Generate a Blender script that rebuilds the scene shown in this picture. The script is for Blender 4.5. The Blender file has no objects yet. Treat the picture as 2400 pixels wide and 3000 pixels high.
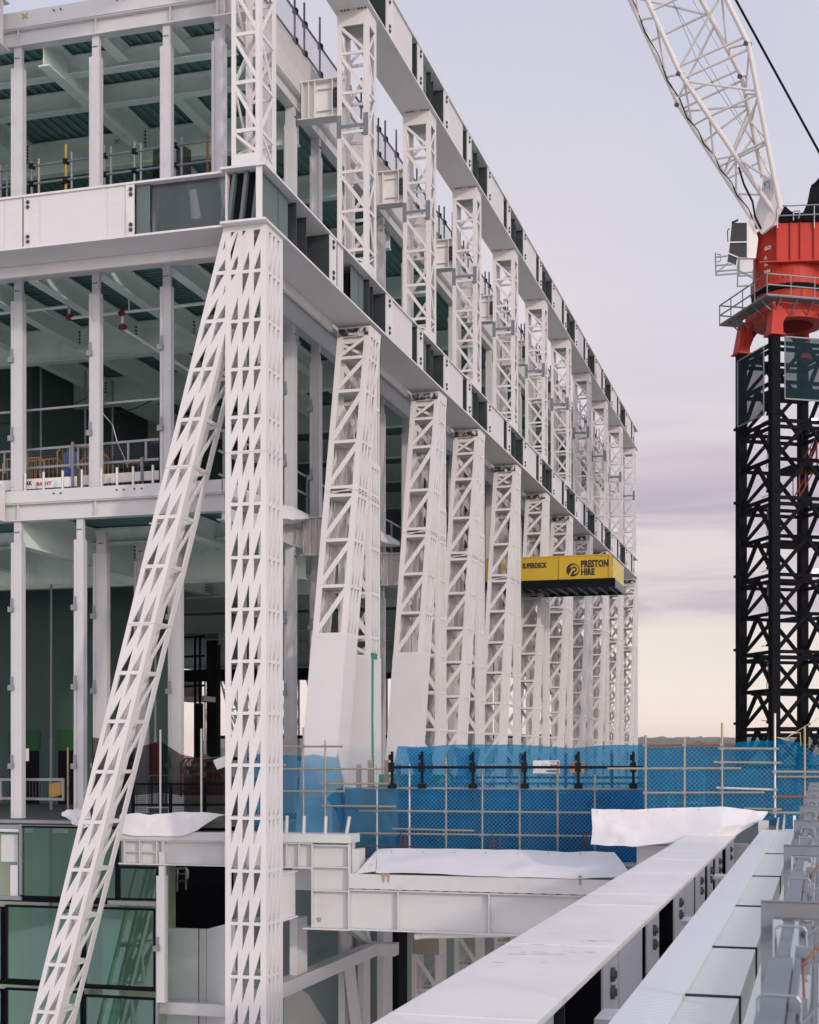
import bpy, math, random
from mathutils import Vector, Matrix, noise
random.seed(7)
R = math.radians
scene = bpy.context.scene
COL = scene.collection

# ------------------------------------------------------------------ camera
YAW = math.atan(1205 / 4200)
SN, CS = math.sin(YAW), math.cos(YAW)
cam_d = bpy.data.cameras.new('camera')
cam = bpy.data.objects.new('camera', cam_d)
COL.objects.link(cam)
cam.location = (0, 0, 0)
cam.rotation_euler = (R(90), 0, YAW)
cam_d.sensor_fit = 'HORIZONTAL'
cam_d.sensor_width = 36
cam_d.lens = 36 * 4200 / 2400
cam_d.shift_y = 712 / 2400
cam_d.clip_start = 0.1
cam_d.clip_end = 20000
cam_d.dof.use_dof = True
cam_d.dof.focus_distance = 38
cam_d.dof.aperture_fstop = 9
scene.camera = cam

# ------------------------------------------------------------------ world, sun, exposure
SUN_EL, SUN_AZ = R(16.5), R(132)          # low evening sun behind the viewer's right shoulder (azimuth from +Y, clockwise)
w = bpy.data.worlds.new('World')
scene.world = w
w.use_nodes = True
nt = w.node_tree
for n in list(nt.nodes): nt.nodes.remove(n)
N, L = nt.nodes, nt.links
out = N.new('ShaderNodeOutputWorld')
sky = N.new('ShaderNodeTexSky'); sky.sky_type = 'NISHITA'; sky.sun_disc = False
sky.sun_elevation = SUN_EL; sky.sun_rotation = SUN_AZ; sky.dust_density = 2.0
bg1 = N.new('ShaderNodeBackground'); bg1.inputs[1].default_value = 0.05
L.new(sky.outputs[0], bg1.inputs[0])
# evening colours by height above the horizon, with flat cloud bands
tc = N.new('ShaderNodeTexCoord')
sep = N.new('ShaderNodeSeparateXYZ'); L.new(tc.outputs['Generated'], sep.inputs[0])
ramp = N.new('ShaderNodeValToRGB')
mr = N.new('ShaderNodeMapRange'); mr.inputs['From Min'].default_value = -0.05; mr.inputs['From Max'].default_value = 0.55
L.new(sep.outputs['Z'], mr.inputs['Value']); L.new(mr.outputs[0], ramp.inputs[0])
def stop(z, c):
    e = ramp.color_ramp.elements.new((z + 0.05) / 0.6); e.color = (*c, 1)
def s2l(*c): return tuple(((v / 255) / 12.92 if v < 10 else (((v / 255) + .055) / 1.055) ** 2.4) for v in c)
ramp.color_ramp.elements[0].position = 0.0; ramp.color_ramp.elements[0].color = (*s2l(235, 200, 185), 1)
ramp.color_ramp.elements[1].position = 1.0; ramp.color_ramp.elements[1].color = (*s2l(192, 201, 227), 1)
stop(0.005, s2l(255, 222, 203)); stop(0.024, s2l(255, 236, 219)); stop(0.05, s2l(252, 240, 225)); stop(0.085, s2l(245, 236, 226)); stop(0.13, s2l(233, 223, 224))
stop(0.20, s2l(229, 219, 225)); stop(0.30, s2l(223, 221, 231)); stop(0.42, s2l(209, 212, 230))
# clouds
mp = N.new('ShaderNodeMapping'); mp.inputs['Scale'].default_value = (1.6, 1.6, 17)
L.new(tc.outputs['Generated'], mp.inputs[0])
cn = N.new('ShaderNodeTexNoise'); cn.inputs['Scale'].default_value = 1.9; cn.inputs['Detail'].default_value = 8; cn.inputs['Roughness'].default_value = 0.56
cn.inputs['Distortion'].default_value = 0.6
L.new(mp.outputs[0], cn.inputs['Vector'])
cr = N.new('ShaderNodeMapRange'); cr.inputs['From Min'].default_value = 0.38; cr.inputs['From Max'].default_value = 0.62
L.new(cn.outputs['Fac'], cr.inputs['Value'])
band = N.new('ShaderNodeValToRGB')      # where the cloud bands lie
be = band.color_ramp.elements
be[0].position = 0.0; be[0].color = (0, 0, 0, 1); be[1].position = 1.0; be[1].color = (0, 0, 0, 1)
for z, v in ((0.086, 0), (0.10, 1), (0.165, .95), (0.19, .5), (0.26, 0.12), (0.34, 0.0)):
    e = be.new((z + 0.05) / 0.6); e.color = (v, v, v, 1)
L.new(mr.outputs[0], band.inputs[0])
mul = N.new('ShaderNodeMath'); mul.operation = 'MULTIPLY'
L.new(cr.outputs[0], mul.inputs[0]); L.new(band.outputs[0], mul.inputs[1])
mul2 = N.new('ShaderNodeMath'); mul2.operation = 'MULTIPLY'; mul2.inputs[1].default_value = 0.85
L.new(mul.outputs[0], mul2.inputs[0])
mixc = N.new('ShaderNodeMixRGB'); mixc.inputs[2].default_value = (*s2l(176, 166, 186), 1)
L.new(mul2.outputs[0], mixc.inputs[0]); L.new(ramp.outputs[0], mixc.inputs[1])
pn = N.new('ShaderNodeTexNoise'); pn.inputs['Scale'].default_value = 2.6; pn.inputs['Detail'].default_value = 2; L.new(tc.outputs['Generated'], pn.inputs['Vector'])
pr = N.new('ShaderNodeMapRange'); pr.inputs['From Min'].default_value = .42; pr.inputs['From Max'].default_value = .66; pr.inputs['To Max'].default_value = .55; L.new(pn.outputs['Fac'], pr.inputs['Value'])
mixp = N.new('ShaderNodeMixRGB'); mixp.inputs[2].default_value = (*s2l(238, 224, 226), 1); L.new(pr.outputs[0], mixp.inputs[0]); L.new(mixc.outputs[0], mixp.inputs[1])
bg2 = N.new('ShaderNodeBackground'); bg2.inputs[1].default_value = 1.0
L.new(mixp.outputs[0], bg2.inputs[0])
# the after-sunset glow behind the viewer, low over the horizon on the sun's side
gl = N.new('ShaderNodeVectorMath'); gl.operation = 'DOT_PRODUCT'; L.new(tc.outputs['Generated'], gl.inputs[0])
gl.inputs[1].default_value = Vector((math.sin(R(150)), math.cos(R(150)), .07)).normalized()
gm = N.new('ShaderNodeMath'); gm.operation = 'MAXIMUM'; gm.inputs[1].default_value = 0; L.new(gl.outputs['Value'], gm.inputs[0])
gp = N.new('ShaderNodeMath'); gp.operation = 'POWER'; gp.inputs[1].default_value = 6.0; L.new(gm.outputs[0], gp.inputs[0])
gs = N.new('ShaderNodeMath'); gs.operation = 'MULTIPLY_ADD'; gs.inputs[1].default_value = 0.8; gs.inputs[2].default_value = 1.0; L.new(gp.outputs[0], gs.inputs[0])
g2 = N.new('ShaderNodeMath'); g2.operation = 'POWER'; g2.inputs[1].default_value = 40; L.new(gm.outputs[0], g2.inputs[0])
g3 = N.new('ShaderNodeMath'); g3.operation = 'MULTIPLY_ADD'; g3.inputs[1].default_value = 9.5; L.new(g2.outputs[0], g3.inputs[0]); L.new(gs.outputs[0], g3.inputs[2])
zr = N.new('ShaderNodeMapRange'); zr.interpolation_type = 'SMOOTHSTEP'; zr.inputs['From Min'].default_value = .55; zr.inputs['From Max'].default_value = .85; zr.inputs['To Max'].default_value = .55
L.new(sep.outputs['Z'], zr.inputs['Value'])           # zenith out of view brightened to light upward faces
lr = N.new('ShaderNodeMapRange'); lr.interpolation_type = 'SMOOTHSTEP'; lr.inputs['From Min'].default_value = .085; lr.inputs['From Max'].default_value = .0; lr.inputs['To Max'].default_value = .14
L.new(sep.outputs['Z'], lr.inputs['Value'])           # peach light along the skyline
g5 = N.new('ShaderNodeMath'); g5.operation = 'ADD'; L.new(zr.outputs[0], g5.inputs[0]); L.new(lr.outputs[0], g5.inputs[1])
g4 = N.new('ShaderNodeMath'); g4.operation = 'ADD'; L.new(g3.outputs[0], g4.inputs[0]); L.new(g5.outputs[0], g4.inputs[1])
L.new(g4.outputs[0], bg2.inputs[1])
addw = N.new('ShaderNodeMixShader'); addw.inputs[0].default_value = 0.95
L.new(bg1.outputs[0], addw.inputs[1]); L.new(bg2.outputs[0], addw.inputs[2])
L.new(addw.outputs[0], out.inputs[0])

sun_d = bpy.data.lights.new('sun', 'SUN')
sun = bpy.data.objects.new('sun', sun_d); COL.objects.link(sun)
sun_d.energy = 1.35; sun_d.angle = R(3); sun_d.color = (1.0, 0.87, 0.77)
sd = Vector((math.sin(SUN_AZ) * math.cos(SUN_EL), math.cos(SUN_AZ) * math.cos(SUN_EL), math.sin(SUN_EL)))  # towards the sun
sun.rotation_euler = sd.to_track_quat('Z', 'Y').to_euler()
sun.location = sd * 60

vs = scene.view_settings
vs.view_transform = 'Standard'; vs.look = 'None'; vs.exposure = 0.0; vs.gamma = 1.0; vs.use_curve_mapping = False
scene.cycles.max_bounces = 8
scene.cycles.transparent_max_bounces = 16
scene.cycles.use_denoising = True

# ------------------------------------------------------------------ geometry from the picture's own perspective
F, HZ = 4200.0, 2212.0
def onX(px, X):
    t = (px - 1200) / F; return X * (CS + t * SN) / (t * CS - SN)
def onY(px, Y):
    t = (px - 1200) / F; return Y * (t * CS - SN) / (CS + t * SN)
def dep(X, Y): return -X * SN + Y * CS
def zat(py, X, Y): return (HZ - py) / F * dep(X, Y)
def atY(px, py, Y):
    X = onY(px, Y); return Vector((X, Y, zat(py, X, Y)))
def atX(px, py, X):
    Y = onX(px, X); return Vector((X, Y, zat(py, X, Y)))
def atD(px, py, d):
    r = (px - 1200) / F * d
    return Vector((r * CS - d * SN, r * SN + d * CS, (HZ - py) / F * d))

# ------------------------------------------------------------------ mesh builder
class MB:
    def __init__(s): s.v, s.f, s.m, s.k = [], [], [], 0
    def face(s, idx): s.f.append(tuple(idx)); s.m.append(s.k)
    def poly(s, pts):
        b = len(s.v); s.v += [tuple(p) for p in pts]; s.face(range(b, b + len(pts))); return s
    def prism(s, a, b):
        """closed solid between two outlines of equal length"""
        n, o = len(a), len(s.v)
        s.v += [tuple(p) for p in a] + [tuple(p) for p in b]
        s.face(range(o, o + n)); s.face(range(o + 2 * n - 1, o + n - 1, -1))
        for i in range(n):
            j = (i + 1) % n; s.face((o + i, o + n + i, o + n + j, o + j))
        return s
    def box(s, x0, x1, y0, y1, z0, z1):
        return s.prism([(x0, y0, z0), (x0, y1, z0), (x1, y1, z0), (x1, y0, z0)], [(x0, y0, z1), (x0, y1, z1), (x1, y1, z1), (x1, y0, z1)])
    def bar(s, p, q, w, h, up=(0, 0, 1)):
        p, q = Vector(p), Vector(q); d = (q - p).normalized(); u = Vector(up)
        if abs(d.dot(u)) > .98: u = Vector((0, 1, 0))
        r = d.cross(u).normalized(); u = r.cross(d).normalized()
        c = [(-w / 2, -h / 2), (w / 2, -h / 2), (w / 2, h / 2), (-w / 2, h / 2)]
        return s.prism([p + r * a + u * b for a, b in c], [q + r * a + u * b for a, b in c])
    def ibeam(s, p, q, w, h, t=.03, up=(0, 0, 1)):
        p, q = Vector(p), Vector(q); u = Vector(up)
        s.bar(p + u * (h / 2 - t / 2), q + u * (h / 2 - t / 2), w, t, up); s.bar(p - u * (h / 2 - t / 2), q - u * (h / 2 - t / 2), w, t, up)
        s.bar(p, q, t, h - 2 * t - .004, up); return s
    def tube(s, p, q, r, n=8, r2=None, hollow=False):
        p, q = Vector(p), Vector(q); d = (q - p).normalized(); r2 = r if r2 is None else r2
        u = Vector((0, 0, 1)) if abs(d.z) < .9 else Vector((1, 0, 0))
        a = d.cross(u).normalized(); b = d.cross(a).normalized()
        A = [p + (a * math.cos(2 * math.pi * i / n) + b * math.sin(2 * math.pi * i / n)) * r for i in range(n)]
        B = [q + (a * math.cos(2 * math.pi * i / n) + b * math.sin(2 * math.pi * i / n)) * r2 for i in range(n)]
        return s.prism(A, B)
    def path(s, pts, r, n=6):
        for a, b in zip(pts, pts[1:]): s.tube(a, b, r, n)
        return s
    def ring(s, c, r0, r1, z0, z1, n=40, a0=0, a1=2 * math.pi):
        full = a1 - a0 > 6.28
        for i in range(n):
            t0 = a0 + (a1 - a0) * i / n; t1 = a0 + (a1 - a0) * (i + 1) / n
            def q(r, t, z): return (c[0] + r * math.cos(t), c[1] + r * math.sin(t), z)
            s.poly([q(r1, t0, z0), q(r1, t1, z0), q(r1, t1, z1), q(r1, t0, z1)])
            s.poly([q(r0, t0, z1), q(r0, t1, z1), q(r0, t1, z0), q(r0, t0, z0)])
            s.poly([q(r0, t0, z1), q(r1, t0, z1), q(r1, t1, z1), q(r0, t1, z1)])
            s.poly([q(r0, t0, z0), q(r0, t1, z0), q(r1, t1, z0), q(r1, t0, z0)])
        if not full:
            for t in (a0, a1):
                s.poly([(c[0] + r * math.cos(t), c[1] + r * math.sin(t), z) for r, z in ((r0, z0), (r1, z0), (r1, z1), (r0, z1))])
        return s
    def bolt(s, c, d, r=.035, h=.03):
        c = Vector(c); d = Vector(d); s.tube(c, c + d * h, r, 6); s.tube(c + d * h, c + d * (h + .02), r * .55, 6); return s

ORG = {}
def link(name, mesh, mats, parent, org, label=None):
    o = bpy.data.objects.new(name, mesh)
    for m in (mats if isinstance(mats, (list, tuple)) else [mats]): mesh.materials.append(m)
    COL.objects.link(o)
    if parent: o.parent = parent
    if label: o['label'] = label
    ORG[o.name] = org
    return o
def part(name, mb, mats, parent, label=None, smooth=False):
    org = ORG[parent.name]
    me = bpy.data.meshes.new(name)
    me.from_pydata([(a - org[0], b - org[1], c - org[2]) for a, b, c in mb.v], [], mb.f)
    if any(mb.m): me.polygons.foreach_set('material_index', mb.m)
    if smooth: me.polygons.foreach_set('use_smooth', [True] * len(mb.f))
    me.update()
    return link(name, me, mats, parent, org, label)
def tag(o, label, cat, group=None):
    o['label'] = label; o['category'] = cat
    if group: o['group'] = group
    return o
def thing(name, label, cat, loc, group=None):
    o = bpy.data.objects.new(name, None); COL.objects.link(o); o.location = loc; o.empty_display_size = .2
    ORG[o.name] = tuple(loc); return tag(o, label, cat, group)
def solo(name, mb, mats, label, cat, loc, group=None, smooth=False, kind=None):
    """a thing that is a single mesh"""
    me = bpy.data.meshes.new(name)
    me.from_pydata([(a - loc[0], b - loc[1], c - loc[2]) for a, b, c in mb.v], [], mb.f)
    if any(mb.m): me.polygons.foreach_set('material_index', mb.m)
    if smooth: me.polygons.foreach_set('use_smooth', [True] * len(mb.f))
    me.update()
    o = link(name, me, mats, None, tuple(loc)); o.location = loc
    if kind: o['kind'] = kind
    else: tag(o, label, cat, group)
    return o
def copy_tree(o, parent=None, offset=(0, 0, 0)):
    c = o.copy(); COL.objects.link(c); c.parent = parent
    c.location = Vector(o.location) + Vector(offset)
    for ch in o.children: copy_tree(ch, c)
    return c
def text_mb(s, h, depth=.006, bold=True, width=None):
    """letters as a solid, lower left at the origin, in the XZ plane facing -Y"""
    cu = bpy.data.curves.new('letters', 'FONT'); cu.body = s; cu.size = 1; cu.extrude = 0
    cu.offset = .05 if bold else 0; cu.resolution_u = 2
    o = bpy.data.objects.new('letters', cu); COL.objects.link(o)
    bpy.context.view_layer.update()
    me = bpy.data.meshes.new_from_object(o.evaluated_get(bpy.context.evaluated_depsgraph_get()))
    vs_ = [v.co.copy() for v in me.vertices]; fs = [tuple(p.vertices) for p in me.polygons]
    bpy.data.objects.remove(o); bpy.data.curves.remove(cu); bpy.data.meshes.remove(me)
    x0 = min(v.x for v in vs_); x1 = max(v.x for v in vs_); y0 = min(v.y for v in vs_); y1 = max(v.y for v in vs_)
    k = h / (y1 - y0); kx = k if width is None else width / (x1 - x0)
    return [((v.x - x0) * kx, 0, (v.y - y0) * k) for v in vs_], fs
def add_text(mb, s, org, h, right=(1, 0, 0), up=(0, 0, 1), width=None, bold=True):
    vv, ff = text_mb(s, h, bold=bold, width=width)
    o = len(mb.v); org = Vector(org); r = Vector(right); u = Vector(up)
    mb.v += [tuple(org + r * a + u * c) for a, b, c in vv]
    for f in ff: mb.face([o + i for i in f])

# ------------------------------------------------------------------ materials
def mat(name, col, rough=.6, metal=0., var=.0, vscale=2., bump=0., bscale=20., spec=.5, stain=None, stain_amt=.0, stain_scale=1.2, streak=False):
    m = bpy.data.materials.new(name); m.use_nodes = True
    t = m.node_tree; b = t.nodes['Principled BSDF']
    b.inputs['Base Color'].default_value = (*col, 1); b.inputs['Roughness'].default_value = rough; b.inputs['Metallic'].default_value = metal
    b.inputs['Specular IOR Level'].default_value = spec
    if var or stain or bump:
        g = t.nodes.new('ShaderNodeNewGeometry')
        src = g.outputs['Position']
        if streak:
            mp = t.nodes.new('ShaderNodeMapping'); mp.inputs['Scale'].default_value = (1, 1, .12); t.links.new(src, mp.inputs[0]); src = mp.outputs[0]
    last = None
    if var:
        n = t.nodes.new('ShaderNodeTexNoise'); n.inputs['Scale'].default_value = vscale; n.inputs['Detail'].default_value = 6; n.inputs['Roughness'].default_value = .65
        t.links.new(src, n.inputs['Vector'])
        mx = t.nodes.new('ShaderNodeMixRGB'); mx.inputs[1].default_value = (*[max(0, c * (1 - var)) for c in col], 1); mx.inputs[2].default_value = (*[min(1, c * (1 + var)) for c in col], 1)
        t.links.new(n.outputs['Fac'], mx.inputs[0]); last = mx.outputs[0]
        rr = t.nodes.new('ShaderNodeMapRange'); rr.inputs['To Min'].default_value = max(0, rough - .12); rr.inputs['To Max'].default_value = min(1, rough + .12)
        t.links.new(n.outputs['Fac'], rr.inputs['Value']); t.links.new(rr.outputs[0], b.inputs['Roughness'])
    if stain:
        n2 = t.nodes.new('ShaderNodeTexNoise'); n2.inputs['Scale'].default_value = stain_scale; n2.inputs['Detail'].default_value = 8; n2.inputs['Roughness'].default_value = .7
        t.links.new(src, n2.inputs['Vector'])
        r2 = t.nodes.new('ShaderNodeMapRange'); r2.inputs['From Min'].default_value = .56; r2.inputs['From Max'].default_value = .74; r2.inputs['To Max'].default_value = stain_amt
        t.links.new(n2.outputs['Fac'], r2.inputs['Value'])
        m2 = t.nodes.new('ShaderNodeMixRGB'); m2.inputs[2].default_value = (*stain, 1)
        if last: t.links.new(last, m2.inputs[1])
        else: m2.inputs[1].default_value = (*col, 1)
        t.links.new(r2.outputs[0], m2.inputs[0]); last = m2.outputs[0]
    if last: t.links.new(last, b.inputs['Base Color'])
    if bump:
        n3 = t.nodes.new('ShaderNodeTexNoise'); n3.inputs['Scale'].default_value = bscale; n3.inputs['Detail'].default_value = 4
        t.links.new(g.outputs['Position'], n3.inputs['Vector'])
        bp = t.nodes.new('ShaderNodeBump'); bp.inputs['Strength'].default_value = bump; bp.inputs['Distance'].default_value = .02
        t.links.new(n3.outputs['Fac'], bp.inputs['Height']); t.links.new(bp.outputs[0], b.inputs['Normal'])
    return m
WHITE = mat('white_paint', (.68, .655, .64), .42, var=.07, vscale=1.3, bump=.03, bscale=9, stain=(.50, .46, .40), stain_amt=.5, stain_scale=1.5, streak=True)
PANEL = mat('white_panel', (.65, .625, .62), .4, var=.06, vscale=.9, bump=.02, bscale=6, stain=(.60, .57, .52), stain_amt=.4, stain_scale=1.1)
GIRD = mat('girder_paint', (.84, .79, .735), .36, var=.05, vscale=.9, bump=.03, bscale=5, stain=(.58, .50, .42), stain_amt=.45, stain_scale=1.6)
PRIMER = mat('shade_tinted_primer', (.74, .85, .77), .55, var=.1, vscale=1.4, stain=(.30, .33, .28), stain_amt=.4)  # greenish tint puts the teal of the interior shadows into the paint
POST = mat('grey_primer_post', (.54, .535, .54), .5, var=.08, vscale=1.6, stain=(.42, .40, .40), stain_amt=.5, stain_scale=2.5)
EDGE = mat('grey_white_steel', (.58, .58, .57), .5, var=.06, vscale=1.1, stain=(.45, .42, .38), stain_amt=.4)
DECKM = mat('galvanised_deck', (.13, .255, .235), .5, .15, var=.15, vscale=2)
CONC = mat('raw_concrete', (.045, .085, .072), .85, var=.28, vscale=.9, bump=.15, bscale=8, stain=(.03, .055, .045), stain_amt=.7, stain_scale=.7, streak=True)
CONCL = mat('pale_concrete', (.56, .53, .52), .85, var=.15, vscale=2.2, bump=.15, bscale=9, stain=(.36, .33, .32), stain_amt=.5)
OPEN = mat('mill_steel', (.035, .05, .05), .45, .3, var=.35, vscale=1.2, stain=(.20, .23, .23), stain_amt=.4, stain_scale=1.0)
OPENL = mat('grey_green_steel', (.115, .155, .15), .5, .2, var=.2, vscale=1.2)
BLACK = mat('black_steel', (.004, .0048, .008), .7, var=.3, vscale=2, spec=.08)
BLACKP = mat('black_painted_post', (.008, .010, .016), .6, spec=.12)
BOLTM = mat('bolt_steel', (.09, .10, .115), .45, .6)
GALV = mat('galvanised_steel', (.30, .32, .34), .45, .6, var=.2, vscale=9)
GALVD = mat('darkened_galvanised', (.20, .22, .245), .5, .4, var=.25, vscale=7, stain=(.30, .21, .18), stain_amt=.5, stain_scale=3)  # base darkened in place of shade on the railing; brown stain is wear
TUBED = mat('dark_tube', (.10, .115, .12), .5, .4, var=.3, vscale=5, stain=(.16, .07, .04), stain_amt=.5, stain_scale=3)
SLAB = mat('slab_concrete', (.26, .37, .33), .9, var=.2, vscale=1)  # teal tint added so bounced light greens the shaded bays
TUBE = mat('scaffold_tube', (.37, .305, .205), .55, .4, var=.25, vscale=5, stain=(.25, .13, .07), stain_amt=.6, stain_scale=1.8)
TUBEL = mat('pale_scaffold_tube', (.60, .58, .54), .5, .4, var=.15, vscale=5)
RUST = mat('rusty_tube', (.24, .085, .035), .8, .1, var=.4, vscale=12)
TIMB = mat('timber', (.40, .30, .17), .8, var=.25, vscale=6, streak=True)
RED = mat('crane_red', (.47, .036, .020), .5, spec=.25, var=.12, vscale=1.1, stain=(.30, .035, .02), stain_amt=.6, stain_scale=1.0)
CWHITE = mat('crane_white', (.70, .655, .62), .45, var=.06, vscale=1.5, stain=(.42, .34, .28), stain_amt=.3, stain_scale=3)
GRATE = mat('grey_platform', (.18, .21, .22), .55, .4, var=.1)
YEL = mat('deck_yellow', (.52, .34, .015), .5, var=.08, vscale=1.2, stain=(.36, .22, .03), stain_amt=.5, stain_scale=1.5)
YELF = mat('faded_yellow', (.66, .52, .16), .6, var=.25, vscale=3, stain=(.72, .70, .62), stain_amt=.8, stain_scale=1.5)
TARP = mat('white_tarpaulin', (.72, .70, .705), .5, var=.05, vscale=1.5, bump=.05, bscale=3, stain=(.58, .53, .47), stain_amt=.4, stain_scale=1.5)
INK = mat('black_ink', (.012, .011, .014), .6)
REDINK = mat('red_ink', (.45, .03, .03), .6)
SIGNW = mat('sign_white', (.75, .75, .74), .5)
ORANGE = mat('orange_sign', (.60, .25, .10), .5)
GREENB = mat('green_banner', (.02, .25, .12), .6)
GREENS = mat('green_strip', (.0, .20, .14), .5)
ORB = mat('orange_barrier', (.50, .23, .05), .5)
REDB = mat('red_barrier', (.30, .035, .02), .5)
DARKNET = mat('dark_netting', (.022, .024, .026), .9)
PVC = mat('pvc_pipe', (.70, .68, .64), .4)
FPIPE = mat('white_pipe', (.72, .72, .70), .4)
FRED = mat('red_coupling', (.16, .008, .014), .5)
PLY = mat('plywood', (.45, .26, .06), .7, var=.2, vscale=3)
GREENP = mat('green_paint_mark', (.008, .075, .02), .7, var=.3, vscale=2)
BLUEM = mat('blue_plastic', (.05, .09, .28), .5)
FIBRE = mat('grey_wall_panel', (.44, .47, .44), .8, var=.12, vscale=8)
FIBREL = mat('pale_wall_panel', (.66, .68, .66), .8, var=.05, vscale=3)
SCORCH = mat('scuffed_steel', (.62, .61, .58), .7, stain=(.012, .013, .012), stain_amt=1.0, stain_scale=6.0)
for n_ in SCORCH.node_tree.nodes:
    if n_.type == 'MAP_RANGE': n_.inputs['From Min'].default_value = .42; n_.inputs['From Max'].default_value = .52
TERR = mat('terrace_floor', (.30, .31, .30), .85, var=.2, vscale=1)
def glass(name, col, rough, alpha):
    m = bpy.data.materials.new(name); m.use_nodes = True; t = m.node_tree; b = t.nodes['Principled BSDF']
    b.inputs['Base Color'].default_value = (*col, 1); b.inputs['Roughness'].default_value = rough
    tr = t.nodes.new('ShaderNodeBsdfTransparent'); tr.inputs[0].default_value = (.60, .84, .75, 1)
    mx = t.nodes.new('ShaderNodeMixShader'); mx.inputs[0].default_value = alpha
    t.links.new(tr.outputs[0], mx.inputs[1]); t.links.new(b.outputs[0], mx.inputs[2])
    gl_ = t.nodes.new('ShaderNodeBsdfGlossy'); gl_.inputs['Roughness'].default_value = rough; gl_.inputs['Color'].default_value = (.85, 1, .95, 1)
    m3 = t.nodes.new('ShaderNodeMixShader'); m3.inputs[0].default_value = .16; t.links.new(mx.outputs[0], m3.inputs[1]); t.links.new(gl_.outputs[0], m3.inputs[2])
    t.links.new(m3.outputs[0], t.nodes['Material Output'].inputs[0]); return m
GLASS = glass('green_glass', (.012, .05, .04), .03, .22)
CABG = mat('cab_glass', (.006, .011, .015), .06, spec=.25)
def net(name, col, op, through=(1, 1, 1)):
    m = bpy.data.materials.new(name); m.use_nodes = True; t = m.node_tree
    for n in list(t.nodes):
        if n.type == 'BSDF_PRINCIPLED': t.nodes.remove(n)
    d = t.nodes.new('ShaderNodeBsdfDiffuse'); tl = t.nodes.new('ShaderNodeBsdfTranslucent'); tr = t.nodes.new('ShaderNodeBsdfTransparent'); tr.inputs[0].default_value = (*through, 1)
    g = t.nodes.new('ShaderNodeNewGeometry'); n = t.nodes.new('ShaderNodeTexNoise'); n.inputs['Scale'].default_value = 1.3; n.inputs['Detail'].default_value = 5
    t.links.new(g.outputs['Position'], n.inputs['Vector'])
    mc = t.nodes.new('ShaderNodeMixRGB'); mc.inputs[1].default_value = (*[c * .7 for c in col], 1); mc.inputs[2].default_value = (*[min(1, c * 1.3) for c in col], 1)
    t.links.new(n.outputs['Fac'], mc.inputs[0]); t.links.new(mc.outputs[0], d.inputs[0]); t.links.new(mc.outputs[0], tl.inputs[0])
    m1 = t.nodes.new('ShaderNodeMixShader'); m1.inputs[0].default_value = .35; t.links.new(d.outputs[0], m1.inputs[1]); t.links.new(tl.outputs[0], m1.inputs[2])
    r = t.nodes.new('ShaderNodeMapRange'); r.inputs['To Min'].default_value = op - .14; r.inputs['To Max'].default_value = op + .14; t.links.new(n.outputs['Fac'], r.inputs['Value'])
    m2 = t.nodes.new('ShaderNodeMixShader'); t.links.new(r.outputs[0], m2.inputs[0]); t.links.new(tr.outputs[0], m2.inputs[1]); t.links.new(m1.outputs[0], m2.inputs[2])
    t.links.new(m2.outputs[0], t.nodes['Material Output'].inputs[0]); return m
BLUENET = net('blue_shade_netting', (.002, .20, .42), .55, (.30, .66, .92))
ROOFNET = net('pale_debris_netting', (.66, .58, .60), .34)
BLUENET2 = net('thin_blue_netting', (.01, .22, .46), .40, (.55, .80, .95))
BLKNET = net('black_debris_netting', (.008, .009, .010), .8)
SCREEN = net('grey_mesh_screen', (.025, .06, .068), .52)
def lamp(name, col, st):
    m = bpy.data.materials.new(name); m.use_nodes = True; b = m.node_tree.nodes['Principled BSDF']
    b.inputs['Emission Color'].default_value = (*col, 1); b.inputs['Emission Strength'].default_value = st; return m
LAMPM = lamp('lit_lamp', (1, .9, .7), 12)
# ================================================================== SETTING
g = MB(); g.poly([(-4500, -2500, -34), (4500, -2500, -34), (4500, 4200, -34), (-4500, 4200, -34)])
GROUND = mat('city_ground', (.24, .24, .21), .95, var=.3, vscale=.02)
solo('ground', g, GROUND, None, None, (0, 0, -34), kind='structure')
def ridge(dist, hmin, hmax, bump, x0, x1, seed, step=7):
    mb = MB(); n = int((x1 - x0) / step); rows = 7
    for j in range(rows):
        for i in range(n + 1):
            x = x0 + step * i; f = j / (rows - 1)
            y = dist + j * 42
            hh = hmin + (hmax - hmin) * (.5 + .5 * noise.noise(Vector((x * .0011, seed, 0)))) * math.sin(min(1, f * 1.25) * 1.57)
            hh += bump * (abs(noise.noise(Vector((x * .035, y * .03, seed)))) + .7 * abs(noise.noise(Vector((x * .13, y * .1, seed + 3)))))
            if j == 0: hh = -36
            mb.v.append((x + random.uniform(-3, 3), y, hh))
    for j in range(rows - 1):
        for i in range(n):
            a = j * (n + 1) + i; mb.face((a, a + 1, a + n + 2, a + n + 1))
    return mb
HILL = mat('wooded_hill', (.055, .068, .048), .95, var=.5, vscale=.03)
solo('hills', ridge(3300, 30, 46, 11, -1500, 3800, 4.2), HILL, None, None, (0, 3300, 0), kind='structure')
solo('wooded_plain', ridge(1500, 2, 15, 8, -700, 1900, 9.1), HILL, None, None, (0, 1500, 0), kind='structure')

pz = MB(); pz.box(-70, 45, -60, 31.5, -16.4, -16); pz.box(-9.8, 45, 31.5, 110, -16.4, -16)  # unseen pale slabs added below to bounce light up into the soffits
solo('bounce_slab', pz, mat('pale_bounce_slab', (.58, .565, .54), .85, var=.12, vscale=.15), None, None, (0, 0, -16), kind='structure')
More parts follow.
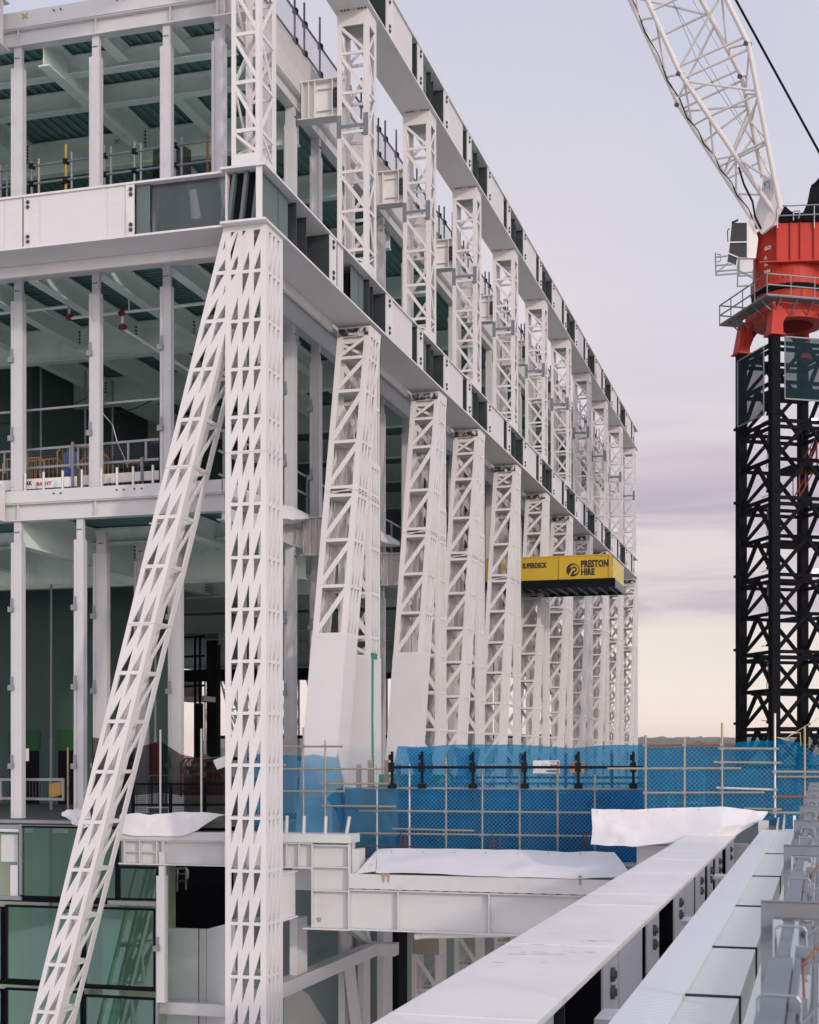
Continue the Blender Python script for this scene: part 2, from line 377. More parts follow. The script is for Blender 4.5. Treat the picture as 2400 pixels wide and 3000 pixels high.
# ================================================================== THE STEEL BUILDING
BLD = thing('unfinished_building', 'tall white steel framed building under construction with lattice columns along its long side', 'building', (-14, 33, -34))
XS = -12.27
YU = [30.9, 38.62, 45.3, 51.9, 58.75, 65.6, 72.2, 78.9, 85.4, 92.1, 99.0]     # upper columns, front faces
YL = [30.8, 38.75, 46.4, 52.2, 59.05, 65.8, 72.4, 79.1, 85.6, 92.2, 99.7]     # lower columns

def face(mb, P, zs, n, cw, iw, bh, style, t, head, foot, slope=.34):
    """one perforated face: chords, battens at zs (top to bottom), n cells across with diagonals"""
    zt, zb = head[0], foot[1]
    def rect(u0, u1, z0, z1, e0=0., e1=None):
        e1 = t if e1 is None else e1
        mb.prism([P(u0, z0, e0), P(u1, z0, e0), P(u1, z1, e0), P(u0, z1, e0)], [P(u0, z0, e1), P(u1, z0, e1), P(u1, z1, e1), P(u0, z1, e1)])
    rect(0, cw, zb, zt); rect(1 - cw, 1, zb, zt)
    rect(cw, 1 - cw, head[1], head[0])
    if foot[0] > foot[1]: rect(cw, 1 - cw, foot[1], foot[0])
    cell = (1 - 2 * cw - (n - 1) * iw) / n
    for i in range(1, n):
        u = cw + i * cell + (i - 1) * iw; rect(u, u + iw, foot[0], head[1], .001, t - .001)
    seq = [head[1]] + list(zs) + [foot[0]]
    for k, z in enumerate(zs):
        rect(cw, 1 - cw, z - bh / 2, z + bh / 2, .002, t - .002)
    for k in range(len(seq) - 1):
        a = seq[k] - (bh / 2 if k > 0 else 0); b = seq[k + 1] + (bh / 2 if k < len(seq) - 2 else 0); h = a - b
        if h < .12: continue
        if style == 'n': continue
        d = style if style in '/\\' else ('/' if (k % 2 == 0) == (style == 'z') else '\\')
        for i in range(n):
            l = cw + i * (cell + iw); r = l + cell
            if d == '/': q = [(r, a), (l, a - h * (1 - slope)), (l, b), (r, b + h * (1 - slope))]
            else: q = [(l, a), (l, b + h * (1 - slope)), (r, b), (r, a - h * (1 - slope))]
            mb.prism([P(u, z, .004) for u, z in q], [P(u, z, t - .004) for u, z in q])

def column(name, parent, x0, x1, y0, y1, head, foot, zs, plain=False, kx=0., ky=0., fstyle='/', rstyle='/', fn=1, rn=3, fcw=.16, rcw=.12, bh=.1, t=.045, dia=False, fslope=.2, rslope=.3, riw=.09, fiw=.1, rz=None, ztop=None, faces='frbl', rhead=None, seams=()):
    zt = head[0] if ztop is None else ztop
    rz = zs if rz is None else rz
    W, D = x1 - x0, y1 - y0
    mb = MB()
    sx = lambda z: kx * (zt - z); sy = lambda z: ky * (zt - z)
    if 'f' in faces: face(mb, lambda u, z, e: (x0 + u * W + sx(z), y0 + e + sy(z), z), zs, fn, fcw, fiw, bh, fstyle, t, head, foot, fslope)
    if 'b' in faces: face(mb, lambda u, z, e: (x1 - u * W + sx(z), y1 - e + sy(z), z), zs, 2 if plain else fn, .09 if plain else fcw, fiw, bh, 'n' if plain else fstyle, t, head, foot, fslope)
    if 'r' in faces: face(mb, lambda u, z, e: (x1 - e + sx(z), y0 + t + u * (D - 2 * t) + sy(z), z), [z for z in rz if z < (rhead or head)[1] - .1], rn, rcw, riw, bh, rstyle, t, rhead or head, foot, rslope)
    if 'l' in faces: face(mb, lambda u, z, e: (x0 + e + sx(z), y1 - t - u * (D - 2 * t) + sy(z), z), rz, 1 if plain else rn, rcw, riw, bh, 'n' if plain else rstyle, t, head, foot, rslope)
    for z in seams:              # bolted joint between two lengths
        mb.k = 1; mb.box(x0 + sx(z) - .003, x1 + sx(z) + .003, y0 + sy(z) - .006, y0 + sy(z) - .0005, z - .012, z + .012); mb.box(x1 + sx(z) + .0005, x1 + sx(z) + .006, y0 + sy(z) + .001, y1 + sy(z), z - .012, z + .012); mb.k = 0
    if dia:
        for z in zs: mb.box(x0 + t + sx(z) + .002, x1 - t + sx(z) - .002, y0 + t + sy(z) + .002, y1 - t + sy(z) - .002, z - .012, z + .012)
    return part(name, mb, [WHITE, POST] if seams else WHITE, parent)

# corner column and its raking strut ---------------------------------------------------
dC = dep(XS, 30.8)
czs = [(HZ - y) / F * dC for y in (789, 933, 1075, 1216, 1320, 1473, 1630, 1783, 1936, 2089, 2242, 2398, 2554, 2709, 2866)]
while czs[-1] > -9.5: czs.append(czs[-1] - 1.22)
CXL = onY(660, 30.8)
column('lattice_column', BLD, CXL, XS, 30.8, 31.87, (12.25, 12.12), (-11, -34), czs, fstyle='/', rstyle='/', fn=3, rn=3, fcw=.135, fiw=.105, rcw=.15, riw=.12, bh=.075, fslope=.5, rslope=.45, dia=True, plain=True, seams=(czs[4],))
SX = .27
szs = [11.2, 10.1, 9.0, 7.85, 6.75, 5.6, 4.45, 3.1, 1.95, .8, -.4, -1.6, -2.75, -3.9, -5.05, -6.2, -7.4, -8.6]
column('raking_strut', BLD, CXL - .04, CXL + .66, 30.803, 31.80, (12.25, 12.12), (-9.2, -34), szs, kx=-SX, fstyle='/', rstyle='/', fn=2, rn=1, fcw=.16, fiw=.13, rcw=.17, bh=.085, fslope=.5, rslope=.16, plain=True, seams=(6.75, 3.1))
# side columns -------------------------------------------------------------------------
KY = -.2415
lz = [11.25, 10.25, 8.75, 7.42, 7.18, 5.9, 4.6, 3.35, 2.1, .85, -.4, -1.65, -2.9, -4.15, -5.4, -6.65, -7.9, -9.15]
vz = [11.25, 10.0, 8.75, 7.42, 7.18, 5.9, 4.6, 3.35, 2.1, .85, -.4, -1.65, -2.9, -4.15, -5.4, -6.65, -7.9, -9.15, -10.4, -11.65, -12.9]
XL = onY(990.4, 38.75)
def side_pair(yl, proto=None):
    pass
def mk_pair(y, solid, vsolid):
    bot = (3.3, -3.0) if solid else (-2.9, -3.0)
    la = [z for z in lz if z > bot[0] + .3]; va = [z for z in vz if z > (2.85 if vsolid else -13.9) + .3]
    a = column('raking_strut', BLD, XL + .004, XS + .004, y, y + 1.0, (12.18, 11.88), bot, la, ky=KY, fstyle='/', rstyle='/', fn=1, rn=3, fcw=.17, rcw=.09, riw=.075, bh=.09, dia=True, fslope=.2, rslope=.14, seams=(7.3,))
    bb = (2.85, -3.0) if vsolid else (-13.9, -14)
    b = column('lattice_column', BLD, XL, XS, y + .03, y + .93, (12.18, 11.72), bb, va, fstyle='\\', rstyle='\\', fn=1, rn=3, fcw=.17, rcw=.09, riw=.075, bh=.09, fslope=.22, rslope=.14, rhead=(8.36, 8.2), seams=(7.3,))
    m = MB()                     # the wedge where the two members part
    for v0, v1 in ((.84, .93), (.56, .66), (.28, .38), (.08, .14)):
        za, zb = 12.18 - (1 - v0) / .2415, 12.18 - (1 - v1) / .2415
        m.prism([(XS, y + v0, 8.361), (XS, y + v1, 8.361), (XS, y + v1, max(8.4, zb)), (XS, y + v0, max(8.38, za))], [(XS - .04, y + v0, 8.361), (XS - .04, y + v1, 8.361), (XS - .04, y + v1, max(8.4, zb)), (XS - .04, y + v0, max(8.38, za))])
    m.box(XS - .038, XS - .002, y + .55, y + .84, 9.9, 10.0)
    part('gusset', m, WHITE, b)
    m = MB(); m.prism([(XL + .04, y - .085, 11.9), (XS - .04, y - .085, 11.9), (XS - .04, y - .03, 12.13), (XL + .04, y - .03, 12.13)], [(XL + .04, y - .073, 11.9), (XS - .04, y - .073, 11.9), (XS - .04, y - .018, 12.13), (XL + .04, y - .018, 12.13)])
    part('scuffed_head', m, SCORCH, a, 'head plate scuffed black below the beam')
    return a, b
part('bare_head', MB().box(XL + .02, XS - .02, YL[2] + .014, YL[2] + .027, -6.7, -4.0), mat('khaki_primer', (.33, .31, .24), .7, var=.1), BLD, 'khaki unpainted head plate of a column below the terrace')
pairs = {}
pairs[1] = mk_pair(YL[1], True, True); pairs[2] = mk_pair(YL[2], True, False)
pairs[3] = mk_pair(YL[3], False, False)
for i in range(4, 11):
    dy = YL[i] - YL[3]
    pairs[i] = tuple(copy_tree(o, BLD, (0, dy, 0)) for o in pairs[3])
for i in (1, 2):       # sheet over the foot of the first two pairs
    y = YL[i]; a, b = pairs[i]; zt = 12.18
    for (o, ky, zz, yy) in ((a, KY, 3.25, y), (b, 0, 2.8, y + .03))[:3 - i]:
        m = MB(); z0 = -3.5
        def q(u, z, e): return (XL + u * (XS - XL), yy + ky * (zt - z) + e, z)
        m.prism([q(-.005, z0, -.012), q(1.005, z0, -.012), q(1.005, zz, -.012), q(-.005, zz, -.012)], [q(-.005, z0, -.004), q(1.005, z0, -.004), q(1.005, zz, -.004), q(-.005, zz, -.004)])
        def s(v, z): return (XS + .016, yy + ky * (zt - z) + v, z)
        def s2(v, z): return (XS + .006, yy + ky * (zt - z) + v, z)
        m.prism([s(-.01, z0), s(.95, z0), s(.95, zz), s(-.01, zz)], [s2(-.01, z0), s2(.95, z0), s2(.95, zz), s2(-.01, zz)])
        part('cladding_panel', m, PANEL, o, 'smooth white panel covering the foot of the member')
    if i == 1:
        m = MB(); m.path([(XS + .05, y + .08, 2.85), (XS + .04, y + .06, 1.0), (XS + .055, y + .10, -.6), (XS + .04, y + .07, -2.4)], .03, 8)
        m.box(XS + .02, XS + .05, y + .02, y + .5, 2.74, 2.9)
        part('edge_protector', m, GREENS, b, 'green foam strip down the edge')
# upper columns --------------------------------------------------------------------------
uz = [19.85, 18.9, 18.72, 17.75, 16.72, 16.52, 15.55, 14.6, 14.42]
uz = [19.95, 19.0, 18.82, 17.85, 16.9, 16.72, 15.75, 14.8, 14.62]
XU = onY(988, 38.62)
def mk_upper(x0, x1, y, splice=True, top=21.2):
    zf = [top - 1.28 - 1.12 * k for k in range(9) if top - 1.28 - 1.12 * k > 14.3]
    o = column('lattice_column', BLD, x0, x1, y, y + (.8 if splice else 1.05), (top, top - .5), (13.95, 13.56), zf, fstyle='\\', rstyle='z', fn=1, rn=1, fcw=.15, rcw=.15, bh=.085, t=.04, fslope=.16, rslope=.14)
    if splice:
        m = MB(); zc = 17.85
        for sx in (x0 - .012, x1 - .13): m.box(sx, sx + .14, y - .016, y - .004, zc - .32, zc + .32)
        m.box(x0 + .13, x1 - .135, y - .014, y - .006, zc - .06, zc + .04)
        part('splice_plate', m, GALVD, o, 'unpainted grey splice plates')
    m = MB()
    for k in range(8):
        if k != 3 and k != 4: m.bolt((x0 + .14 + k * .1, y, top - .06), (0, -1, 0), .028, .02)
    if splice: part('head_bolt', m, BOLTM, o)
    return o
mk_upper(onY(678, 30.9), onY(761, 30.9), 30.9, False, 22.5)
u0 = mk_upper(XU, XS - .03, YU[1])
for i in range(2, 11): copy_tree(u0, BLD, (0, YU[i] - YU[1], 0))

# ring beams -------------------------------------------------------------------------------
def side_beam(zb, zt, y0, y1, nodes, first_dark=None):
    xo, xi = -12.2, -13.32
    m = MB(); m.box(xi, xo, y0, y1, zt - .05, zt); m.box(xi, xo, y0, y1, zb, zb + .05)
    m.box(xi + .08, xi + .11, y0, y1, zb + .051, zt - .051)
    rb = part('ring_beam', m, WHITE, BLD)
    a, b = zb + .052, zt - .052
    def cover(ya, yb):
        if yb > ya: part('cover_panel', MB().box(xo - .075, xo - .055, ya, yb, a, b), PANEL, rb)
    def plate(ya, yb, bolts=True):
        q = MB(); q.box(xo - .045, xo - .02, ya, yb, a, b); q.k = 2; q.box(xi + .12, xo - .046, ya, ya + .025, a, b); q.box(xi + .12, xo - .046, yb - .025, yb, a, b); q.k = 0
        q.box(xo - .019, xo - .006, ya, ya + .03, a, b); q.box(xo - .019, xo - .006, yb - .03, yb, a, b)
        q.k = 1
        if bolts:
            for z in (b - .13, b - .27, a + .13, a + .27): q.bolt((xo - .02, (ya + yb) / 2, z), (1, 0, 0), .055, .035)
        part('stiffener_plate', q, [WHITE, BOLTM, OPEN], rb)
    def dark(ya, yb):
        q = MB(); q.box(xi + .115, xi + .13, ya, yb, a, b); n = 4
        for k in range(1, n):
            y = ya + (yb - ya) * k / n; q.box(xi + .14, xo - .12 - .1 * (k % 2), y, y + .03, a, b)
        q.k = 1; q.box(xi + .35, xo - .35, ya + .1, ya + (yb - ya) * .3, a + .001, b - .3)
        q.k = 2; q.box(xo - .24, xo - .22, ya, ya + (yb - ya) * .42, a, b - .02)
        part('open_web', q, [OPEN, BLACK, OPENL], rb, 'unpainted open length of the beam with grey stiffeners')
    def slot(ya, yb):
        part('web_slot', MB().box(xo - .4, xo - .38, ya, yb, a, b), BLACK, rb)
    last = y0
    if first_dark:
        dark(first_dark[0], first_dark[1]); plate(first_dark[1] + .28, first_dark[1] + .75)
        slot(first_dark[1] + .8, first_dark[1] + 1.0); last = first_dark[1] + 1.0
    for yc in nodes:
        d0, d1 = yc - 1.15, min(yc + 1.5, y1 - .02)
        cover(last, d0 - 1.15); slot(d0 - 1.15, d0 - .65)
        if d0 - .65 > last and not (first_dark and yc == nodes[0]): plate(d0 - .62, d0 - .02)
        dark(d0, d1)
        if d1 + .7 < y1: plate(d1 + .02, d1 + .62); last = d1 + .64
    return rb
side_beam(12.25, 13.55, 30.7, 100.1, [38.6] + YU[2:], first_dark=(30.95, 34.85))
side_beam(21.15, 22.5, 24, 100.1, [32.0] + YU[1:])
# front ring beam (from the corner to the left)
yo, yi = 30.75, 31.85
m = MB(); m.box(-27, -13.325, yo, yi, 13.5, 13.55); m.box(-27, -13.325, yo, yi, 12.25, 12.30); m.box(-27, -13.325, yi - .11, yi - .08, 12.301, 13.499)
m.box(-13.32, -12.2, 30.56, 30.698, 13.50, 13.55); m.box(-13.32, -12.2, 30.56, 30.698, 12.25, 12.30)
m.box(-12.45, -12.3, yo - .13, yo - .1, 12.302, 13.498)
fb = part('ring_beam', m, WHITE, BLD)
a, b = 12.302, 13.498
for x0_, x1_ in ((-18.54, -15.82), (-21.6, -18.60), (-24.7, -21.7)):
    q = MB(); q.box(x0_, x1_, yo + .05, yo + .07, a, b); q.box(x0_, x0_ + .02, yo + .01, yo + .049, a, b)
    q.k = 2; q.box(x0_ + .42, x0_ + .432, yo + .044, yo + .0495, a, b); q.box(x1_ - .5, x1_ - .488, yo + .044, yo + .0495, a, b)
    for xx in (x0_ + .24, x0_ + .38, x1_ - .46, x1_ - .3, x1_ - .2):
        for zz in (.12, .36, .62, .9): q.tube((xx, yo + .0499, b - zz - .03 * (xx > x0_ + 1)), (xx, yo + .044, b - zz - .03 * (xx > x0_ + 1)), .014, 6)
    q.k = 1
    for z in (b - .12, b - .24, a + .12, a + .24): q.bolt((x0_ + .1, yo + .05, z), (0, -1, 0), .045, .035)
    part('cover_panel', q, [PANEL, BOLTM, POST], fb)
q = MB(); q.box(-15.80, -15.60, yo + .02, yo + .05, a, b); q.box(-15.81, -15.78, yo + .001, yo + .019, a, b); q.k = 1
for z in (b - .12, b - .24, a + .12, a + .24): q.bolt((-15.68, yo + .02, z), (0, -1, 0), .05, .035)
part('stiffener_plate', q, [WHITE, BOLTM], fb)
q = MB(); q.box(-15.59, -15.24, yo + .12, yo + .14, a, b); part('splice_plate', q, OPENL, fb)
q = MB(); q.box(-15.235, -12.5, yo + .2, yo + .22, a, b)
part('open_web', q, mat('scuffed_web', (.085, .105, .11), .3, .6, var=.3, vscale=1.5, stain=(.45, .46, .48), stain_amt=.9, stain_scale=1.9, streak=True), fb, 'unpainted dark web with pale scuffs')
for k in range(3):
    xb = -13.22 + k * .3; q = MB()
    q.prism([(xb - .02, yo + .02, a), (xb + .06, yo + .02, a), (xb + .06, yo + .19, a), (xb - .02, yo + .19, a)], [(xb + .13, yo + .02, b), (xb + .21, yo + .02, b), (xb + .21, yo + .19, b), (xb + .13, yo + .19, b)])
    part('stiffener_plate', q, OPENL, fb, 'grey sloping stiffener')
q = MB(); q.box(-13.2, -12.45, yo + .15, yo + .17, a + .001, b - .001); part('web_slot', q, BLACK, fb)  # black sheet gives the gap behind the stiffeners its shade
# soffit angle under the beams
q = MB(); q.box(-26, -13.75, 31.82, 31.90, 11.98, 12.245); part('soffit_angle', q, WHITE, BLD)
for i in range(1, 10):
    ya = 31.95 if i == 1 else YL[i - 1] + 1.15; yb = YL[i] - .35
    part('soffit_angle', MB().box(-13.36, -13.28, ya, yb, 11.98, 12.245), WHITE, BLD)

# floors -----------------------------------------------------------------------------------
XI, YI = -14.4, 33.2
XW, YE = -47, 103
def floor_slab(z0, z1, rib=None, name='floor_slab'):
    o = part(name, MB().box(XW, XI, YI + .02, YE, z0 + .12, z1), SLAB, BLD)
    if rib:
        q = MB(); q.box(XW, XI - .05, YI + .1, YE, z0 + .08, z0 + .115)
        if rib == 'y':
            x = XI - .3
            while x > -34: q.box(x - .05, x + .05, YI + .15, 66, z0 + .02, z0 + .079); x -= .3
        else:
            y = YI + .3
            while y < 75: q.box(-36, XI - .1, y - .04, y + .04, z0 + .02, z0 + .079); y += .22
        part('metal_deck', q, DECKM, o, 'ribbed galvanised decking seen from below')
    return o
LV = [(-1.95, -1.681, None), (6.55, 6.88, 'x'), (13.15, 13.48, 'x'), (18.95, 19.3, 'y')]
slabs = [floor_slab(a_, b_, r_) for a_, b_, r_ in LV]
slabs[0].data.materials[0] = mat('shaded_slab', (.09, .10, .09), .9, var=.2)  # slab copy darkened to hold the lower storey in shade
def fbeam(p, q, w, h, t=.035, mt=None, name='floor_beam'):
    m = MB().ibeam(p, q, w, h, t)
    if abs(q[1] - p[1]) > 1 and p[1] < 50 and h > .45:          # bolted end plate on the far end
        x, y, z = q; n = max(3, int(h / .13)); m.box(x + t / 2 + .001, x + t / 2 + .02, y - .22, y - .02, z - h / 2 + t + .02, z + h / 2 - t - .02); m.k = 1
        for k in range(n): m.bolt((x + t / 2 + .02, y - .12, z - h / 2 + .1 + (h - .2) * (k + .5) / n), (1, 0, 0), .035, .025)
    return part(name, m, [mt or PRIMER, BOLTM], BLD)
def edge_front(z0, z1, lip, x0=-26, x1=XI):
    q = MB(); q.ibeam((x0, YI + .16, (z0 + z1) / 2), (x1 - .02, YI + .16, (z0 + z1) / 2), .3, z1 - z0, .03)
    q.box(x0, x1 - .02, YI - .02, YI + .015, z1 + .002, lip)
    for x in (-15.85, -17.95, -20.2): q.box(x - .012, x + .012, YI + .02, YI + .14, z0 + .031, z1 - .031)
    q.k = 1
    for x in (-16.8, -19.1, -17.3): q.bolt((x, YI - .02, lip - .12), (0, -1, 0), .02, .05); q.bolt((x + .2, YI - .02, lip - .12), (0, -1, 0), .02, .05)
    return part('edge_beam', q, [EDGE, BOLTM], BLD)
edge_front(18.55, 19.0, 19.42); edge_front(6.12, 6.58, 6.9)
part('edge_beam', MB().ibeam((-26, YI + .16, 12.72), (XI - .02, YI + .16, 12.72), .3, .5, .03), EDGE, BLD)
def edge_side(z0, z1, lip, y1=102):
    q = MB(); q.ibeam((XI - .16, YI + .35, (z0 + z1) / 2), (XI - .16, y1, (z0 + z1) / 2), .3, z1 - z0, .03)
    q.box(XI - .015, XI + .02, YI + .02, y1, z1 + .002, lip)
    return part('edge_beam', q, EDGE, BLD)
edge_side(18.5, 19.0, 19.6); edge_side(12.3, 13.1, 13.5); edge_side(5.95, 6.58, 6.92)
part('roof_upstand', MB().box(XI - .2, XI - .02, YI + 1.6, 102, 19.605, 20.3), CONCL, BLD, 'pale stained concrete upstand along the roof edge')
# beams below each floor: across (X) and along (Y)
for y, h in ((34.9, .5), (36.7, .55), (39.6, 1.0), (44.2, .8), (48.9, .9), (54.5, .8)): fbeam((-38, y, 18.93 - h / 2), (XI - .35, y, 18.93 - h / 2), .3, h)
for x, y0_, y1_, h in ((-19.6, 33.5, 39.4, .85), (-17.4, 36.9, 39.4, .5), (-17.9, 33.5, 34.7, .4), (-16.1, 33.5, 34.7, .4), (-23.6, 33.5, 39.4, .8), (-19.6, 39.9, 48.7, .7)):
    fbeam((x, y0_, 18.925 - h / 2), (x, y1_, 18.925 - h / 2), .32, h)
for y, h in ((39.6, 1.0), (45.2, .95), (51.0, .95), (56.5, .9)): fbeam((-38, y, 13.13 - h / 2), (XI - .35, y, 13.13 - h / 2), .35, h)
for x in (-16.05, -18.0, -19.9, -21.8, -23.9):
    for y0_, y1_ in ((33.5, 39.4), (39.85, 45.0), (45.4, 50.8)): fbeam((x, y0_, 13.125 - .38), (x, y1_, 13.125 - .38), .3, .62)
for y, h in ((37.4, .45), (40.2, 1.3), (45.6, 1.1), (52.0, .9)): fbeam((-38, y, 6.53 - h / 2), (XI - .35, y, 6.53 - h / 2), .4, h)
for x, h in ((-20.25, 1.05), (-16.4, .6), (-24.4, .8)):
    for y0_, y1_ in ((33.5, 40.0), (40.45, 45.3)): fbeam((x, y0_, 6.525 - h / 2), (x, y1_, 6.525 - h / 2), .32, h)
for z_ in (18.93, 13.13, 6.53):                 # beams of the bays further down the side
    for y in (62, 68.7, 75.3, 82, 88.5, 95): fbeam((-30, y, z_ - .4), (XI - .35, y, z_ - .4), .35, .8)
# concrete cores
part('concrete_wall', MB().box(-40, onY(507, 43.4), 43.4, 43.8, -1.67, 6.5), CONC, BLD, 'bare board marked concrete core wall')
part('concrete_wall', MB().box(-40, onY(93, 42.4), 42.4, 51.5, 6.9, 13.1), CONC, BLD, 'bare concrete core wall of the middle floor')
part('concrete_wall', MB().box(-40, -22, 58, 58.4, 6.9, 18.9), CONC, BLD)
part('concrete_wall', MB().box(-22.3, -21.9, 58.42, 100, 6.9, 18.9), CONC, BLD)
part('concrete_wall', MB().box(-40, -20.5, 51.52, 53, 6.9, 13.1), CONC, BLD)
for px0, px1 in ((25, 118), (167, 252)):        # green framed doorways in the core wall
    X0, X1 = onY(px0, 43.38), onY(px1, 43.38)
    q = MB(); q.box(X0, X1, 43.36, 43.39, .15, .85); q.k = 1; q.box(X0 + .05, X1 - .05, 43.365, 43.392, -1.66, .149)
    part('doorway', q, [GREENP, BLACK], BLD, 'dark doorway under a green painted lintel')
# facade posts -----------------------------------------------------------------------------
def post(x0, x1, y, z0, z1, clips=True, side=False, dpt=.2, mt=None):
    q = MB(); q.box(x0, x1, y, y + dpt, z0, z1 - .55)
    xm, hw = (x0 + x1) / 2, (x1 - x0) * .3
    if side: q.box(x0 + .02, x1 - .02, y + dpt * .2, y + dpt * .75, z1 - .549, z1 + .05)
    else: q.box(xm - hw, xm + hw * 1.2, y + .05, y + dpt - .03, z1 - .549, z1 + .05)
    q.box(x0 + .03, x0 + .09, y - .03, y - .001, z0 + .1, z1 - .7)
    o = part('facade_post', q, mt or POST, BLD)
    q = MB()
    for k in (-1, 0, 1):
        if side: q.bolt((x1 - .02, y + dpt * .48 + k * .05, z1 - .28), (1, 0, 0), .018, .012)
        else: q.bolt((xm + k * .05, y + .05, z1 - .28), (0, -1, 0), .018, .012)
    part('bolt', q, BOLTM, o)
    if clips:
        z = z0 + 1.3
        while z < z1 - .8:
            q = MB(); q.box(x0 - .03, x0 + .12, y - .11, y - .031, z, z + .14); q.box(x0 + .02, x0 + .10, y - .06, y - .031, z + .141, z + .36)
            part('bracket_clip', q, GALV, o); z += 2.05
    return o
for x0_, x1_ in ((-20.42, -20.08), (-18.14, -17.84), (-16.14, -15.84)):
    post(x0_, x1_, YI + .05, 13.5, 18.55, False); post(x0_, x1_, YI + .05, 6.92, 12.45)
post(-14.72, -14.42, YI + .05, 13.5, 18.5, False, dpt=.3)
for x0_, x1_ in ((-20.42, -20.1), (-18.58, -18.3)): post(x0_, x1_, YI + .05, -1.66, 6.12)
for p0_, p1_, y in ((272, 313, 35.5), (392, 428, 37.2), (492, 530, 36.3)): x0_, x1_ = onY(p0_, y), onY(p1_, y); post(x0_, x1_, y, -1.66, 6.1)
ys = [36.3, 38.3, 40.45, 43.6, 47.0, 50.2, 53.6, 57.0, 60.4, 63.8, 67, 70.4, 74, 77.5, 81, 85, 89, 93, 97]
for y in ys:
    post(XI - .32, XI - .02, y, 13.5, 18.5, False, True, .3); post(XI - .32, XI - .02, y, 6.92, 12.3, y < 46, True, .3)
    post(XI - .32, XI - .02, y, -1.66, 5.95, y < 46, True, .3)
# outrigger brackets tying the lattice columns to the floors ---------------------------------
def outrigger(y, z0, z1):
    q = MB(); xa, xb = XI + .03, XL - .01 if z1 < 10 else XU - .01
    q.box(xa, xb, y + .28, y + .32, z0 + .031, z1 - .031); q.box(xa - .1, xb, y + .1, y + .55, z1 - .03, z1); q.box(xa - .1, xb, y + .1, y + .55, z0, z0 + .03)
    for x in (xa + .02, xa + .22, xa + .4, xb - .2): q.box(x, x + .025, y + .12, y + .279, z0 + .032, z1 - .032)
    q.box(xa + .46, xb - .03, y + .2, y + .278, z1 - .25, z1 - .23); q.box(xa + .46, xb - .03, y + .2, y + .278, z0 + .23, z0 + .25)
    q.k = 1; q.box(xb - .17, xb - .03, y + .15, y + .19, z0 + .3, z1 - .3)
    q.k = 2
    for z in range(4): q.bolt((xb - .1, y + .15, z0 + .4 + z * .13), (0, -1, 0), .035, .03)
    part('outrigger_bracket', q, [WHITE, OPEN, BOLTM], BLD)
for i in range(1, 11):
    outrigger(YU[i], 18.25, 19.35); outrigger(YL[i], 5.75, 6.85)
outrigger(32.6, 18.25, 19.35)
# outrigger toward the viewer at the left edge
q = MB(); q.box(-20.62, -20.58, 30.9, 33.1, 18.4, 19.6); q.box(-20.85, -20.35, 30.9, 33.1, 19.6, 19.63); q.box(-20.85, -20.35, 30.9, 33.1, 18.37, 18.4)
for y in (31.5, 32.2, 32.8): q.box(-20.57, -20.38, y, y + .03, 18.401, 19.599)
part('outrigger_bracket', q, WHITE, BLD)
q = MB(); q.box(-20.9, -20.5, 30.9, 33.1, 6.1, 7.05); part('outrigger_bracket', q, WHITE, BLD)
# far face struts (seen through the open lower floor)
fz = [11, 9.5, 8, 6.5, 5, 3.5, 2, .5, -1, -2.5]
for x in (-46, -42.5, -39, -35.5, -32):
    column('raking_strut', BLD, x, x + .9, 101.5, 102.4, (12.2, 12), (-5, -34), fz, kx=.27, fstyle='\\', rstyle='/', fn=2, rn=1, faces='fr', fslope=.36, rslope=.2)
    column('lattice_column', BLD, x, x + .9, 102.5, 103.3, (12.2, 12), (-5, -34), fz, fstyle='\\', rstyle='/', fn=3, rn=1, faces='f', fslope=.36)
part('floor_beam', MB().box(-47, -15, 100.5, 100.8, 5.6, 6.5), BLACK, BLD)
part('facade_post', MB().box(-33.5, -32.9, 75, 75.6, -1.66, 6.5), BLACK, BLD)
q = MB()
for z in (1.2, -.4): q.box(-44, -16, 99, 99.06, z, z + .25)
part('safety_rail', q, BLACK, BLD)

YMARK = mat('yellow_paint_mark', (.48, .36, .05), .7)
for px, py, Y in ((73, 46, YI - .03), (102, 233, 36.4), (342, 415, 39.4)):
    c_ = atY(px, py, Y); q = MB(); q.bar(c_ + Vector((-.09, 0, -.07)), c_ + Vector((.09, 0, .07)), .004, .04); q.bar(c_ + Vector((-.09, -.006, .07)), c_ + Vector((.09, -.006, -.07)), .004, .04)
    part('paint_mark', q, YMARK, BLD)

SCF = mat('chalk_scuff', (.15, .16, .18), .6, var=.5, vscale=5, streak=True)
for k, vv in enumerate((((554, 556), (575, 553), (589, 634), (583, 640), (561, 641)), ((646, 613), (662, 611), (664, 630), (647, 632)))):
    v = [atY(a_, b_, yo + .197) for a_, b_ in vv]; part('chalk_scuff', MB().prism(v, [u + Vector((0, .002, 0)) for u in v]), SCF, fb)
SMUDGE = mat('brown_smudge', (.36, .27, .20), .8, var=.4, vscale=20)
for cx_, cy_, a_, b_ in ((1123, 2568, .05, .13), (1137, 2569, .04, .13), (1700, 2577, .04, .12), (934, 2694, .07, .06)):
    c_ = atY(cx_, cy_, 32.983 if cy_ < 2600 else 33.195); part('rust_smudge', MB().poly([(c_.x + a_ * (1 + .3 * math.sin(5 * t)) * math.cos(t), c_.y, c_.z + b_ * (1 + .25 * math.sin(3 * t)) * math.sin(t)) for t in [6.2832 * i / 16 for i in range(16)]]), SMUDGE, BLD)
